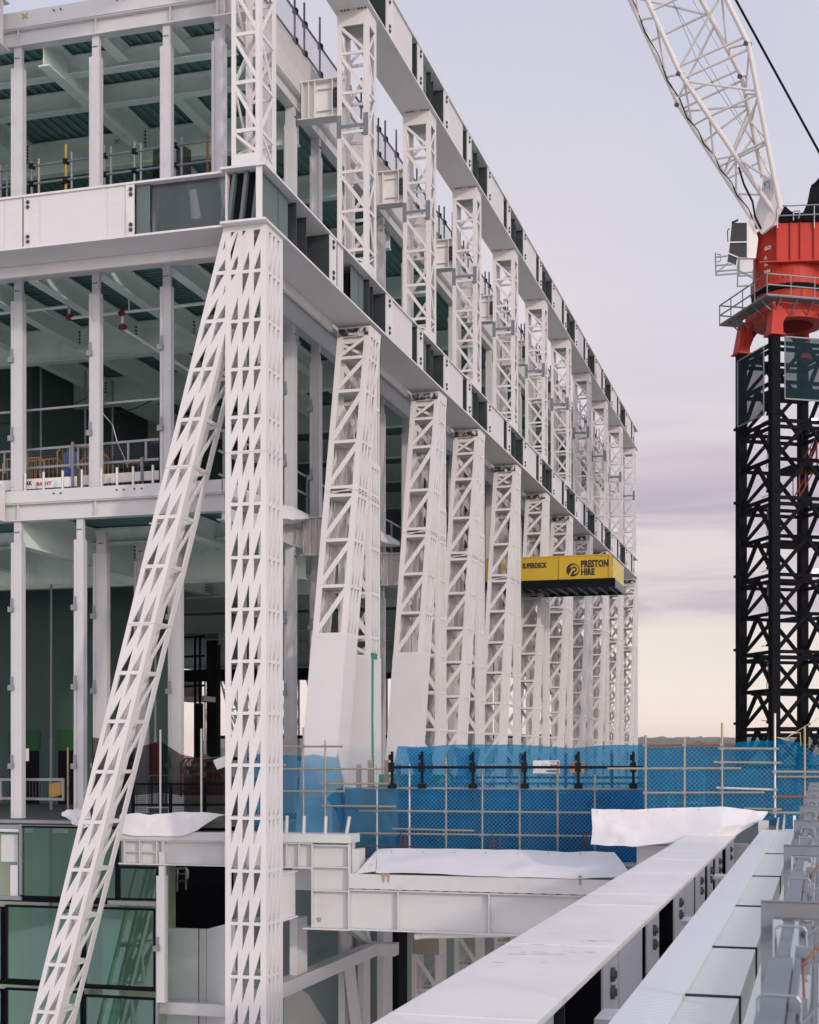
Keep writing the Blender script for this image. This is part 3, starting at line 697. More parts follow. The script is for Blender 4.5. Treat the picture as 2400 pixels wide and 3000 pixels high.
# ================================================================== LOWER PART OF THE BUILDING (below the terrace level)
YB = 33.0
def pbox(px0, px1, py0, py1, Y, d, mb=None):
    """box whose front face spans these bearings at depth Y"""
    X0, X1 = onY(px0, Y), onY(px1, Y); pm = (X0 + X1) / 2
    mb = mb or MB(); return mb.box(X0, X1, Y, Y + d, zat(py1, pm, Y), zat(py0, pm, Y))
q = MB(); xa, xb = onY(345, YB), onY(911, YB)
q.box(xa, onY(1028, YB), YB - .02, YB + .7, -2.14, -1.93)
q.box(xa, xb, YB + .02, YB + .5, -2.18, -2.145); q.box(xa, xb, YB + .02, YB + .5, -2.78, -2.745); q.box(xa, xb, YB + .2, YB + .24, -2.744, -2.181)
for px in (360, 405, 455, 473, 655, 700, 835, 872): x = onY(px, YB); q.box(x, x + .03, YB + .04, YB + .199, -2.744, -2.181)
q.box(onY(362, YB), onY(455, YB), YB + .05, YB + .198, -2.47, -2.45)
part('edge_beam', q, EDGE, BLD)
q = MB(); x0, x1 = onY(911, YB), onY(1022, YB)                      # stiffened bracket block
q.box(x0 - .22, x1, YB + .02, YB + .5, -4.27, -4.23); q.box(x0, x1, YB + .2, YB + .24, -4.229, -2.15)
for z in (-2.19, -2.72, -3.3): q.box(x0 + .035, x1 - .035, YB + .03, YB + .199, z - .03, z)
for x in (x0, x1 - .03): q.box(x, x + .03, YB + .03, YB + .5, -4.229, -2.15)
q.box(x1 + .001, x1 + .16, YB + .3, YB + .8, -2.95, -2.3)
part('bracket_block', q, EDGE, BLD, 'stiffened white steel block at the beam end')
q = MB(); q.box(-12.75, -12.3, 31.9, YB - .03, -2.86, -2.83); q.box(-12.75, -12.3, 31.9, YB + .0, -3.97, -3.93); q.box(-12.4, -12.37, 31.9, YB - .03, -3.929, -2.861)
part('stub_beam', q, WHITE, BLD)
q = MB(); x0 = onY(1022, YB) + .002
q.box(x0, 2.0, YB + .02, YB + .5, -4.25, -4.21); q.box(x0, 2.0, YB + .02, YB + .5, -3.29, -3.26); q.box(x0, 2.0, YB + .2, YB + .24, -4.209, -3.291)
for px in (1163, 1430, 1708): x = onY(px, YB); q.box(x, x + .03, YB + .03, YB + .199, -4.209, -3.291)
for k in range(30): q.box(x0 + .1 + k * .34, x0 + .3 + k * .34, YB + .05, YB + .3, -3.259, -3.235)
q.box(x0, 2.0, YB - .01, YB + .9, -3.234, -2.88)
part('edge_beam', q, EDGE, BLD, 'long stained white beam carrying the terrace edge')
q = MB(); q.box(-11.5, 6, 33.9, 104, -2.95, -2.62)
part('terrace_deck', q, TERR, BLD, 'rough concrete terrace deck')
q = MB(); pbox(1863, 2000, 2453, 2475, 32.9, .5, q); pbox(1866, 1998, 2477, 2560, 32.95, .4, q)
part('edge_beam', q, EDGE, BLD, 'short white beam end under the tarpaulin')
# glazed front on the left
CW = YI - .05
def pane(px0, px1, py0, py1, lab=None):
    X0, X1 = onY(px0, CW), onY(px1, CW); xm = (X0 + X1) / 2; za, zb = zat(py1, xm, CW), zat(py0, xm, CW)
    q = MB(); q.box(X0, X1, CW - .02, CW - .006, za, zb)
    f = MB(); t = .05
    f.box(X0 - t, X0, CW - .06, CW + .08, za - t, zb + t); f.box(X1, X1 + t, CW - .06, CW + .08, za - t, zb + t)
    f.box(X0 + .001, X1 - .001, CW - .059, CW + .079, zb, zb + t); f.box(X0 + .001, X1 - .001, CW - .059, CW + .079, za - t, za)
    o = part('window', f, BLACK, BLD, lab); part('glass_pane', q, GLASS, o); return o
pane(68, 340, 2427, 2628, 'dark green glazed window of the upper row'); pane(352, 460, 2545, 2632)
pane(-140, 5, 2660, 2872); pane(22, 238, 2660, 2872); pane(252, 452, 2665, 2890)
pane(-140, 5, 2900, 3100); pane(22, 238, 2905, 3100); pane(252, 452, 2925, 3100)
for w_ in ((315, 462, 2640, 2653), (456, 464, 2655, 3100), (-60, 62, 2625, 2636), (56, 63, 2415, 2622), (-60, 262, 2403, 2412)): part('window_trim', pbox(*w_, CW - .1, .06), GALV, BLD)
q = MB(); pbox(-60, 55, 2428, 2436, CW - .02, .3, q); pbox(3, 52, 2445, 2525, CW + .2, .05, q); pbox(30, 52, 2535, 2625, CW, .15, q)
part('edge_beam', q, EDGE, BLD)
q = MB(); q.box(-40, -17.0, 35.6, 36.0, -11, -2.2)                        # concrete wall behind the glass
part('concrete_wall', q, mat('lit_concrete', (.50, .54, .40), .85, var=.2, vscale=.8, bump=.1, stain=(.17, .20, .15), stain_amt=.6, streak=True), BLD)  # concrete colour lightened so the wall looks lit through the glass
q = MB()
for px in (95, 200, 300): X = onY(px, 34.6); q.box(X, X + .5, 34.6, 34.8, -11, -2)
part('facade_post', q, EDGE, BLD)
post(onY(468, 33.2), onY(492, 33.2), 33.0, zat(2935, -16.5, 33), -2.5, True, mt=EDGE)
q = MB(); pbox(464, 664, 2940, 2975, 33.4, .3, q); part('floor_beam', q, EDGE, BLD)
q = MB(); pbox(490, 580, 2720, 3060, 34.3, .1, q); pbox(584, 605, 2722, 3060, 34.32, .1, q); part('wall_panel', q, FIBRE, BLD, 'grey speckled wall panel beside the column')
q = MB(); q.prism([atY(606, 2722, 34.3), atY(606, 3060, 34.3), atY(690, 3060, 33.0), atY(690, 2700, 33.0)], [atY(606, 2722, 34.5), atY(606, 3060, 34.5), atY(690, 3060, 33.2), atY(690, 2700, 33.2)])
part('wall_panel', q, FIBREL, BLD, 'paler return of the wall panel')
q = MB(); q.box(-20.5, -14.8, 38, 38.3, -34, -2.0); part('gloom_backing', q, BLACK, BLD)  # black sheet added behind the opening to stand for its gloom
q = MB(); pbox(-60, 455, 2634, 2646, CW - .03, .08, q); pbox(-60, 455, 2880, 2893, CW - .03, .08, q); part('spandrel', q, BLACK, BLD)
# recess right of the corner column
q = MB(); q.box(XI - .25, XI - .05, 34.5, 102, -34, -2.9); part('wall_panel', q, mat('green_grey_cladding', (.17, .235, .225), .4, var=.1), BLD, 'long green grey clad wall under the terrace')
q = MB(); q.prism([atX(830, 2860, XI), atX(830, 3050, XI), atX(985, 3050, XI), atX(900, 2915, XI)], [v + Vector((.05, 0, 0)) for v in (atX(830, 2860, XI), atX(830, 3050, XI), atX(985, 3050, XI), atX(900, 2915, XI))])
part('wall_panel', q, FIBRE, BLD, 'sloping grey infill panel')
for px0, px1, X in ((1010, 1022, -13.6), (1066, 1085, -13.4), (1123, 1150, -13.4)):
    Y0, Y1 = onX(px0, X), onX(px1, X); part('facade_post', MB().box(X - .2, X, Y0, Y1, -14, -4.0), POST, BLD)
q = MB(); Y0, Y1 = onX(1158, -13.4), onX(1185, -13.4); q.box(-13.5, -13.3, Y0, Y1, -14, -2.9); part('dark_mullion', q, BLACK, BLD)
q = MB(); q.bar((-13, 32.2, -5.85), (-13, 41.2, -5.85), .38, .36); q.box(-13.2, -12.3, 41.2, 41.7, -6.05, -5.68); part('floor_beam', q, EDGE, BLD, 'pale box beam running into the recess')
q = MB(); Y0 = onX(865, -12.95); Y1 = onX(895, -12.95); q.box(-13.1, -12.9, Y0, Y1, -5.66, -4.2); part('facade_post', q, EDGE, BLD)
q = MB(); q.bar(atX(1000, 2700, -13.2), atX(1078, 2760, -13.2), .2, .2); q.bar(atX(1058, 2700, -13.1), atX(1078, 2755, -13.1), .16, .16); part('brace', q, EDGE, BLD)
q = MB(); q.bar(atX(1010, 2712, -13.5), atX(1050, 3060, -13.3), .26, .26); part('facade_post', q, EDGE, BLD)
solo('drain_pipe', MB().tube(atY(1216, 2744, 33.3), atY(1236, 2741, 33.3), .085, 12).tube(atY(1236, 2741, 33.3), atY(1500, 2737, 33.6), .075, 12), PVC, 'open ended pale plastic pipe slung under the long white beam', 'pipe', atY(1216, 2744, 33.3))
q = MB(); q.tube(atY(1215, 2744.3, 33.29), atY(1216.2, 2744, 33.298), .068, 12)
o = part('pipe_mouth', q, BLACK, bpy.data.objects['drain_pipe'])

# ================================================================== THINGS ON THE FLOORS
def tubeY(mb, px0, py0, px1, py1, Y, r=.024, Y2=None): return mb.tube(atY(px0, py0, Y), atY(px1, py1, Y if Y2 is None else Y2), r, 8)
# scaffold guardrail on the belt floor
Ys = 34.0
G = thing('scaffold_guardrail', 'grey scaffold tube guardrail along the open edge of the upper floor', 'guardrail', (-17, Ys, 13.5))
for (a_, b_, c_, d_) in ((-40, 506, 618, 411), (-40, 556, 618, 471)): part('ledger', tubeY(MB(), a_, b_, c_, d_, Ys, .032), GALVD, G)
for px, top, m_ in ((3, 485, GALVD), (21, 482, GALVD), (93, 471, GALVD), (114, 465, TUBE), (193, 423, mat('yellow_tube', (.42, .25, .03), .6)), (210, 446, GALVD), (306, 426, GALVD), (325, 430, GALVD), (394, 418, GALVD), (413, 421, GALVD), (513, 408, GALVD), (532, 402, GALVD), (608, 392, RUST)):
    part('standard', tubeY(MB(), px, top, px, 600, Ys + .03, .034), m_, G)
for px in (93, 193, 306, 394, 513):
    for k in (0, 1):
        p = atY(px, 0, Ys); zz = (atY(px, 506 - (px + 40) * .1444, Ys).z, atY(px, 556 - (px + 40) * .129, Ys).z)[k]
        part('coupler', MB().box(p.x - .06, p.x + .06, Ys - .06, Ys + .08, zz - .06, zz + .06), BLACKP, G)
for px in (88, 190, 300, 388, 508): part('brace', MB().tube(atY(px, 535, Ys - .05), atY(px + 36, 565, Ys + .9), .028), BLACKP, G)
# guardrail along the roof edge of the long side
Xr = XI - .1
G = thing('roof_guardrail', 'scaffold tube guardrail hung with pale netting along the long roof edge', 'guardrail', (Xr, 34, 20.3))
for z in (20.5, 21.35): part('ledger', MB().tube((Xr, 33.4, z), (Xr, 102, z), .034), TUBED, G)
y = 34.6; k = 0
while y < 101:
    part('standard', MB().tube((Xr - .02, y, 20.2), (Xr - .02, y, 21.75 + .25 * (k % 3)), .034), TUBED, G)
    for z in (20.5, 21.35): part('coupler', MB().box(Xr - .07, Xr + .07, y - .07, y + .07, z - .07, z + .07), BLACKP, G)
    y += .8 + .55 * (k % 3); k += 1
q = MB(); n = 90
for i in range(n):
    ya, yb = 33.6 + i * .76, 33.6 + (i + 1) * .76
    fa, fb_ = [.08 * noise.noise(Vector((t * 1.7, 2, 0))) for t in (ya, yb)]
    q.poly([(Xr + .05 + fa, ya, 20.3), (Xr + .05 + fb_, yb, 20.3), (Xr + .05 - fb_, yb, 21.3 + fb_), (Xr + .05 - fa, ya, 21.3 + fa)])
part('netting', q, ROOFNET, G)
# middle floor guardrail of galvanised panels
Ym = 33.75
G = thing('mesh_guardrail', 'galvanised mesh panel guardrail with white toe boards along the middle floor edge', 'guardrail', (-17.5, Ym, 6.9))
for (a_, b_, c_, d_) in ((-60, 1330, 465, 1287), (-60, 1382, 465, 1345)): part('rail', MB().bar(atY(a_, b_, Ym), atY(c_, d_, Ym), .05, .06), GALV, G)
for px in (14, 77, 206, 213, 229, 376, 428): part('post', MB().bar(atY(px, 1326 - px * .08, Ym + .02), atY(px, 1388 - px * .08, Ym + .02), .05, .05), GALV, G)
for px, a_, b_ in ((213, 1295, 1424), (416, 1340, 1410)): part('post', MB().bar(atY(px, a_, Ym - .1), atY(px, b_, Ym - .1), .06, .06), GALVD, G)
q = MB()
for i in range(64):
    px = 70 + i * 6.2; q.tube(atY(px, 1324 - px * .08, Ym + .04), atY(px, 1400 - px * .08, Ym + .04), .003, 3)
for j in range(12): q.tube(atY(70, 1322 + j * 6.4, Ym + .045), atY(465, 1290 + j * 6.4, Ym + .045), .003, 3)
part('mesh_infill', q, GALVD, G)
q = MB(); q.prism([atY(-60, 1412, Ym - .05), atY(225, 1395, Ym - .05), atY(225, 1424, Ym - .05), atY(-60, 1442, Ym - .05)], [atY(-60, 1412, Ym) + Vector((0, .02, 0)), atY(225, 1395, Ym) + Vector((0, .02, 0)), atY(225, 1424, Ym) + Vector((0, .02, 0)), atY(-60, 1442, Ym) + Vector((0, .02, 0))])
tb = part('toe_board', q, SIGNW, G, 'white toe board printed with black and red capitals')
q = MB(); add_text(q, 'WORK', atY(52, 1424, Ym - .056), .115, right=(1, 0, .0), width=.43); part('lettering', q, INK, tb)
q = MB(); add_text(q, 'RIGHT', atY(107, 1424, Ym - .056), .105, right=(1, 0, .0), width=.45); part('lettering', q, REDINK, tb)
q = MB(); q.prism([atY(240, 1393, Ym - .05), atY(465, 1378, Ym - .05), atY(465, 1405, Ym - .05), atY(240, 1421, Ym - .05)], [atY(240, 1393, Ym) + Vector((0, .02, 0)), atY(465, 1378, Ym) + Vector((0, .02, 0)), atY(465, 1405, Ym) + Vector((0, .02, 0)), atY(240, 1421, Ym) + Vector((0, .02, 0))])
part('toe_board', q, mat('bare_board', (.66, .62, .60), .7, var=.1, vscale=4), G)
proto = None
for k, px in enumerate((74, 128, 184, 240, 297, 343, 390, 448)):        # short pale stub tubes standing on the floor edge
    p = atY(px, 1425 - px * .055, 33.3)
    part('stub_tube', MB().tube((p.x, 33.3, 6.9), (p.x, 33.3, 7.38), .035, 8), TUBEL, BLD)
# crowd barriers behind it
def barrier(name, lab, cat, p, yaw, w_, h_, m_, grp, nb=9):
    T = thing(name, lab, cat, p, grp); c_, s_ = math.cos(yaw), math.sin(yaw)
    def P(u, z): return (p[0] + u * c_, p[1] + u * s_, p[2] + z)
    q = MB(); q.path([P(0, .05), P(0, h_ - .12), P(.12, h_), P(w_ - .12, h_), P(w_, h_ - .12), P(w_, .05)], .02); q.tube(P(0, .2), P(w_, .2), .018); part('barrier_frame', q, m_, T)
    q = MB()
    for k in range(1, nb): q.tube(P(w_ * k / nb, .2), P(w_ * k / nb, h_), .008, 5)
    part('bar_infill', q, m_, T); return T
for i, (px, Y, yaw, lab) in enumerate(((8, 35.0, .05, 'rusty orange crowd barrier by the left post'), (70, 35.4, -.1, 'rusty orange crowd barrier left of the blue sheet'), (168, 34.9, .3, 'rusty orange crowd barrier holding a blue sheet'), (232, 35.6, -.4, 'rusty orange crowd barrier right of the middle post'), (290, 36.2, .2, 'rusty orange crowd barrier leaning near the dangling cable'))):
    p = atY(px, 1400, Y); barrier('crowd_barrier', lab, 'barrier', (p.x, Y, 6.89), yaw, 1.25, 1.28 if i != 2 else 1.5, mat('rusty_barrier', (.36, .17, .05), .6) if i == 0 else bpy.data.materials['rusty_barrier'], 'orange crowd barriers on the middle floor')
p = atY(188, 1370, 34.85); solo('blue_sheet', MB().box(p.x, p.x + .42, 34.80, 34.82, 7.25, 8.22), BLUEM, 'dark blue sheet hung on an orange barrier', 'sheet', (p.x, 34.8, 7.25))
solo('silver_conduit', MB().bar(atY(-60, 1216, 33.6), atY(470, 1168, 33.6), .06, .05), GALV, 'bright metal rail stretched across the middle floor opening', 'rail', tuple(atY(-60, 1216, 33.6)))
# sprinkler pipes under the middle ceiling
Yp = 35.0
G = thing('sprinkler_pipe', 'white sprinkler pipework with dark red couplings under the middle floor ceiling', 'pipe', (-18, Yp, 11.5))
q = MB(); 
for (a_, b_, c_, d_) in ((-40, 922, 200, 898), (208, 932, 258, 926), (258, 926, 620, 886)): tubeY(q, a_, b_, c_, d_, Yp, .045)
tubeY(q, 283, 805, 420, 902, Yp, .04, Yp + 2.5); tubeY(q, 360, 963, 575, 1100, Yp, .045, Yp + 3.4); tubeY(q, 359, 918, 359, 955, Yp, .045)
tubeY(q, 203, 905, 203, 932, Yp, .04); tubeY(q, 60, 872, 175, 935, Yp, .03, Yp + 2); tubeY(q, 378, 878, 378, 915, Yp, .02)
part('pipe_run', q, FPIPE, G)
for px, py, h_ in ((358, 917, .2), (360, 958, .17), (205, 929, .16)):
    p = atY(px, py, Yp); q = MB(); q.tube(p - Vector((.1, 0, 0)), p + Vector((.1, 0, 0)), .058, 10); q.tube(p - Vector((0, 0, h_ / 2)), p + Vector((0, 0, h_ / 2)), .055, 10); part('coupling', q, FRED, G)
cb = MB(); pts = [atY(*t) for t in ((292, 1200, 34.2), (330, 1245, 34.4), (345, 1300, 34.4), (362, 1335, 34.5), (375, 1370, 34.5))]; cb.path(pts, .011, 6)
solo('dangling_cable', cb, TUBEL, 'loose pale cable dangling behind the middle floor guardrail', 'cable', tuple(pts[0]))
# lower floor
G = thing('site_guardrail', 'galvanised guardrail frame beside the left post on the lower floor', 'guardrail', (-19.5, 33.7, -1.67))
q = MB()
for a_, b_, c_, d_ in ((-40, 2284, 188, 2284), (-40, 2338, 188, 2342)): q.bar(atY(a_, b_, 33.75), atY(c_, d_, 33.75), .05, .07)
part('rail', q, GALV, G)
for px in (3, 66, 186): part('post', MB().bar(atY(px, 2282, 33.78), atY(px, 2345, 33.78), .05, .06), GALV, G)
q = MB()
for i in range(24): q.tube(atY(-30 + i * 9, 2286, 33.8), atY(-30 + i * 9, 2338, 33.8), .004, 3)
part('mesh_infill', q, GALVD, G)
q = MB(); q.prism([atY(144, 2296, 33.9), atY(183, 2288, 33.9), atY(183, 2328, 33.9), atY(144, 2338, 33.9)], [v + Vector((0, .02, 0)) for v in (atY(144, 2296, 33.9), atY(183, 2288, 33.9), atY(183, 2328, 33.9), atY(144, 2338, 33.9))])
solo('plywood_board', q, PLY, 'orange plywood offcut leaning behind the lower guardrail', 'board', tuple(atY(144, 2338, 33.9)))
for i, (px, top, Y, m_, lab) in enumerate(((199, 2190, 34.2, TUBE, 'short upright scaffold tube left of the second post'), (253, 2165, 34.3, GALVD, 'upright grey tube right of the second post'), (470, 2138, 33.6, TUBEL, 'tall pale upright tube before the black netting'), (590, 2135, 33.6, TUBEL, 'tallest pale upright tube left of the corner column'))):
    p = atY(px, top, Y); solo('scaffold_standard', MB().tube((p.x, Y, -1.67), p, .028), m_, lab, 'scaffold tube', (p.x, Y, -1.67), 'upright tubes on the lower floor')
q = MB(); pts = [(270, 2160), (300, 2165), (340, 2200), (400, 2190), (470, 2172), (530, 2210), (600, 2225), (660, 2215)]
for (a_, b_), (c_, d_) in zip(pts, pts[1:]):
    q.poly([atY(a_, b_, 34.4), atY(c_, d_, 34.6), atY(c_, min(2330, d_ + 150), 34.7), atY(a_, min(2330, b_ + 150), 34.5)])
solo('black_netting', q, BLKNET, 'torn black debris netting draped across the lower floor', 'netting', tuple(atY(270, 2330, 34.4)))
G = thing('dark_mesh_fence', 'dark mesh fence panels along the lower floor edge', 'fence', (-16.5, 33.9, -1.67))
q = MB()
for py in (2297, 2358): q.bar(atY(385, py, 34.0), atY(660, py, 34.0), .05, .06)
part('rail', q, BLACK, G)
for px in (390, 500, 600): part('post', MB().bar(atY(px, 2292, 34.0), atY(px, 2385, 34.0), .07, .07), BLACK, G)
q = MB()
for i in range(60): q.tube(atY(385 + i * 4.6, 2297, 34.05), atY(385 + i * 4.6, 2382, 34.05), .004, 3)
for j in range(14): q.tube(atY(385, 2297 + j * 6, 34.06), atY(660, 2297 + j * 6, 34.06), .004, 3)
part('mesh_infill', q, BLACK, G)
for i, (px, Y, lab) in enumerate(((430, 36.5, 'white crowd barrier behind the dark mesh fence'), (530, 36.2, 'red crowd barrier nearest the pale tube'), (545, 36.6, 'red crowd barrier stacked behind another'), (562, 37.0, 'red crowd barrier at the right of the stack'))):
    p = atY(px, 2300, Y); barrier('crowd_barrier', lab, 'barrier', (p.x, Y, -1.2 if i else -1.67), .2, .9, 1.1, REDB if i else SIGNW, 'crowd barriers on the lower floor')
solo('red_bin', pbox(428, 445, 2175, 2290, 37.5, .5), REDB, 'red container half hidden behind the raking strut', 'container', tuple(atY(428, 2290, 37.5)))
q = MB(); 
for k, (a_, b_, c_, d_) in enumerate(((560, 2235, 650, 2220), (545, 2250, 655, 2262), (560, 2275, 650, 2290), (590, 2210, 655, 2245), (555, 2262, 652, 2240))): q.bar(atY(a_, b_, 36 + .2 * k), atY(c_, d_, 36.3 + .2 * k), .16, .1)
solo('timber_pile', q, mat('dark_timber', (.08, .065, .05), .9, var=.3), 'dark pile of timber and bracing behind the corner column', 'timber pile', tuple(atY(560, 2290, 36)))
q = MB(); v = [atY(*t) for t in ((624, 2228, 33.8), (664, 2212, 33.8), (664, 2245, 33.8), (636, 2255, 33.8))]; q.prism(v, [u + Vector((0, .02, 0)) for u in v])
solo('white_board', q, SIGNW, 'tilted white board beside the corner column', 'board', tuple(v[3]))
solo('junction_box', pbox(62, 76, 2193, 2230, 33.5, .15), SIGNW, 'small white box fixed to the left post', 'electrical box', tuple(atY(62, 2230, 33.5)))
G = thing('stair_scaffold', 'dark scaffold tower hung with netting deep inside the lower floor', 'scaffold', (-27, 60, -1.67))
for px in (534, 572, 586): part('standard', tubeY(MB(), px, 1865, px, 2230, 60, .06), BLACK, G)
for py in (1868, 1925, 2012, 2045): part('ledger', tubeY(MB(), 530, py, 600, py - 4, 60.1, .05), BLACK, G)
part('netting', MB().box(onY(533, 60.3), onY(592, 60.3), 60.3, 60.32, zat(2050, -27, 60.3), zat(1970, -27, 60.3)), BLKNET, G)
part('platform', pbox(528, 600, 2040, 2055, 60, 1.2), SIGNW, G); part('standard', pbox(568, 588, 2060, 2230, 60.2, .3), BLACK, G)
# ================================================================== TARPAULINS
def sheet(rows, nu=28, nv=10, amp=.05, seed=1., droop=0.):
    """a draped sheet through a grid of control rows (each a list of points from left to right)"""
    mb = MB(); 
    def at_row(r, u):
        s_ = u * (len(r) - 1); i = min(int(s_), len(r) - 2); return r[i].lerp(r[i + 1], s_ - i)
    for j in range(nv + 1):
        t = j / nv * (len(rows) - 1); a_ = min(int(t), len(rows) - 2)
        for i in range(nu + 1):
            u = i / nu; p = at_row(rows[a_], u).lerp(at_row(rows[a_ + 1], u), t - a_)
            k = amp * (noise.noise(Vector((u * 6.5 + j / nv * 1.4, j / nv * 1.6, seed))) + .28 * noise.noise(Vector((u * 19 - j / nv * 3, j / nv * 3, seed + 5))))
            mb.v.append((p.x + k * .3, p.y - abs(k) * 1.2, p.z + k * .5))
    for j in range(nv):
        for i in range(nu):
            a_ = j * (nu + 1) + i; mb.face((a_, a_ + 1, a_ + nu + 2, a_ + nu + 1))
    return mb
T_ = lambda pts: [atY(*p) for p in pts]
tp = solo('white_tarpaulin', sheet([T_([(1106, 2487, 34.3), (1300, 2486, 34.3), (1500, 2490, 34.3), (1700, 2495, 34.2), (1800, 2497, 34.0)]), T_([(1103, 2556, 32.97), (1300, 2560, 32.97), (1500, 2570, 32.97), (1700, 2574, 32.97), (1853, 2568, 32.97)])], 60, 12, .07, 3.), TARP, 'long white tarpaulin sloping over the top of the beam below the blue netting', 'tarpaulin', tuple(atY(1106, 2553, 33)), smooth=True)
SPK = mat('spattered_tarp', (.72, .73, .70), .6, stain=(.04, .04, .04), stain_amt=1, stain_scale=4.5)
part('folded_end', sheet([T_([(1104, 2490, 34.2), (1106, 2488, 34.2)]), T_([(1040, 2562, 33.0), (1101, 2553, 33.01)])], 10, 8, .03, 8.), SPK, tp, 'end flap spattered with dark mortar', smooth=True)
solo('white_tarpaulin', sheet([T_([(1733, 2369, 32.4), (1800, 2372, 32.4), (1900, 2369, 32.4), (2015, 2366, 32.4), (2115, 2362, 32.3), (2190, 2370, 32.3), (2252, 2378, 32.3)]), T_([(1738, 2425, 32.35), (1800, 2430, 32.3), (1900, 2430, 32.35), (2015, 2425, 32.2), (2115, 2420, 32.0), (2190, 2412, 32.2), (2235, 2402, 32.2)]), T_([(1731, 2474, 32.3), (1800, 2478, 32.2), (1863, 2480, 32.1), (1960, 2470, 32.1), (2060, 2460, 32.0), (2150, 2454, 32.1), (2185, 2430, 32.2)])], 60, 18, .055, 7.3), TARP, 'crumpled white tarpaulin hanging on the tube fence above the girder end', 'tarpaulin', tuple(atY(1733, 2474, 32.3)), smooth=True)
solo('white_tarpaulin', sheet([T_([(352, 2386, 33.1), (400, 2382, 33.1), (440, 2388, 33.1), (480, 2383, 33.1), (540, 2378, 33.1), (600, 2381, 33.1), (664, 2386, 33.1)]), T_([(345, 2440, 32.92), (400, 2448, 32.92), (440, 2449, 32.92), (490, 2450, 32.9), (535, 2450, 32.9), (580, 2432, 32.92), (640, 2392, 32.92)])], 44, 10, .04, 11.), TARP, 'white tarpaulin folded over the beam left of the corner column', 'tarpaulin', tuple(atY(352, 2450, 32.92)), smooth=True)
solo('white_tarpaulin', sheet([T_([(180, 2380, 33.0), (205, 2371, 33.0), (245, 2370, 33.0), (270, 2375, 33.0)]), T_([(200, 2400, 32.9), (225, 2420, 32.88), (245, 2426, 32.9), (268, 2420, 32.9)])], 20, 8, .10, 15.), TARP, 'small crumpled white sheet left of the raking strut', 'tarpaulin', tuple(atY(200, 2426, 32.9)), smooth=True)

q = MB(); q.path([atY(*t, 37.0) for t in ((507, 2560), (509, 2546), (545, 2543), (551, 2552), (550, 2572), (545, 2580), (512, 2582), (507, 2575), (507, 2560))], .035, 6); q.tube(atY(521, 2543, 37), atY(519, 2612, 37), .03); q.tube(atY(546, 2543, 37), atY(545, 2606, 37), .03); q.tube(atY(507, 2562, 37), atY(548, 2560, 37), .025)
solo('hand_gate', q, GALV, 'small shiny rounded tube gate in the dark opening below the white beam', 'gate', tuple(atY(519, 2612, 37)))

# guard rails at the side openings of the middle floor
G = thing('mesh_guardrail', 'dark framed mesh guardrail along the middle floor opening right of the corner column', 'guardrail', (XI - .4, 40, 6.9))
for z in (7.15, 7.75, 8.3): part('rail', MB().box(XI - .42, XI - .38, 33.9, 70, z, z + .06), GALV, G)
y = 34.2
while y < 70: part('post', MB().box(XI - .43, XI - .37, y, y + .05, 6.92, 8.4), GALVD, G); y += 1.25
q = MB()
for i in range(110): q.tube((XI - .4, 33.9 + i * .16, 6.95), (XI - .4, 33.9 + i * .16, 8.3), .004, 3)
for j in range(9): q.tube((XI - .4, 33.9, 7 + j * .15), (XI - .4, 52, 7 + j * .15), .004, 3)
part('mesh_infill', q, BLACK, G)
X_ = lambda pts: [atX(*p) for p in pts]
for pts, lab, sd_ in ((((826, 1478), (860, 1485), (906, 1508)), 'white plastic sheet sagging below the floor edge right of the corner column', 21.), (((1116, 1556), (1140, 1568), (1172, 1590)), 'white plastic sheet sagging below the floor edge behind the first raking pair', 25.)):
    (a0, b0), (a1, b1), (a2, b2) = pts; d_ = (a2 - a0) * .62
    sh = sheet([X_([(a0, b0, -14.2), (a1, b1, -14.2), (a2, b2, -14.2)]), X_([(a0, b0 + d_ * .8, -13.9), (a1, b1 + d_ * .75, -13.85), (a2, b2 + d_ * .25, -13.9)]), X_([(a0, b0 + d_ * 1.25, -14.2), (a1, b1 + d_, -14.2), (a2, b2 + d_ * .3, -14.2)])], 24, 12, .06, sd_)
    solo('plastic_sheet', sh, TARP, lab, 'plastic sheet', tuple(atX(a0, b0 + d_, -14.2)), smooth=True)

# loose cables and netting on the upper floors
for i, (pts, lab) in enumerate(((((292, 1196), (340, 1212), (400, 1195), (462, 1166)), 'black cable sagging behind the third post of the middle floor'), (((135, 1210), (200, 1190), (255, 1166)), 'black cable looped between the left and middle posts'), (((325, 1352), (345, 1325), (350, 1290), (345, 1240)), 'black cable rising from the middle floor barrier'), (((0, 1238), (20, 1242), (33, 1236)), 'short black cable at the far left of the middle floor'))):
    v = [atY(a_, b_, 34.6) for a_, b_ in pts]; solo('cable', MB().path(v, .014, 6), BLACKP, lab, 'cable', tuple(v[0]))
q = MB()
for (a_, b_), (c_, d_) in zip(((448, 440), (470, 432), (500, 440), (540, 428)), ((470, 432), (500, 440), (540, 428), (560, 440))): q.poly([atY(a_, b_, 34.2), atY(c_, d_, 34.2), atY(c_, d_ + 90, 34.3), atY(a_, b_ + 95, 34.3)])
solo('black_netting', q, BLKNET, 'black debris netting hung on the scaffold rail of the upper floor', 'netting', tuple(atY(448, 535, 34.2)))
FORM = mat('stacked_board', (.20, .17, .12), .8, var=.3, vscale=3)
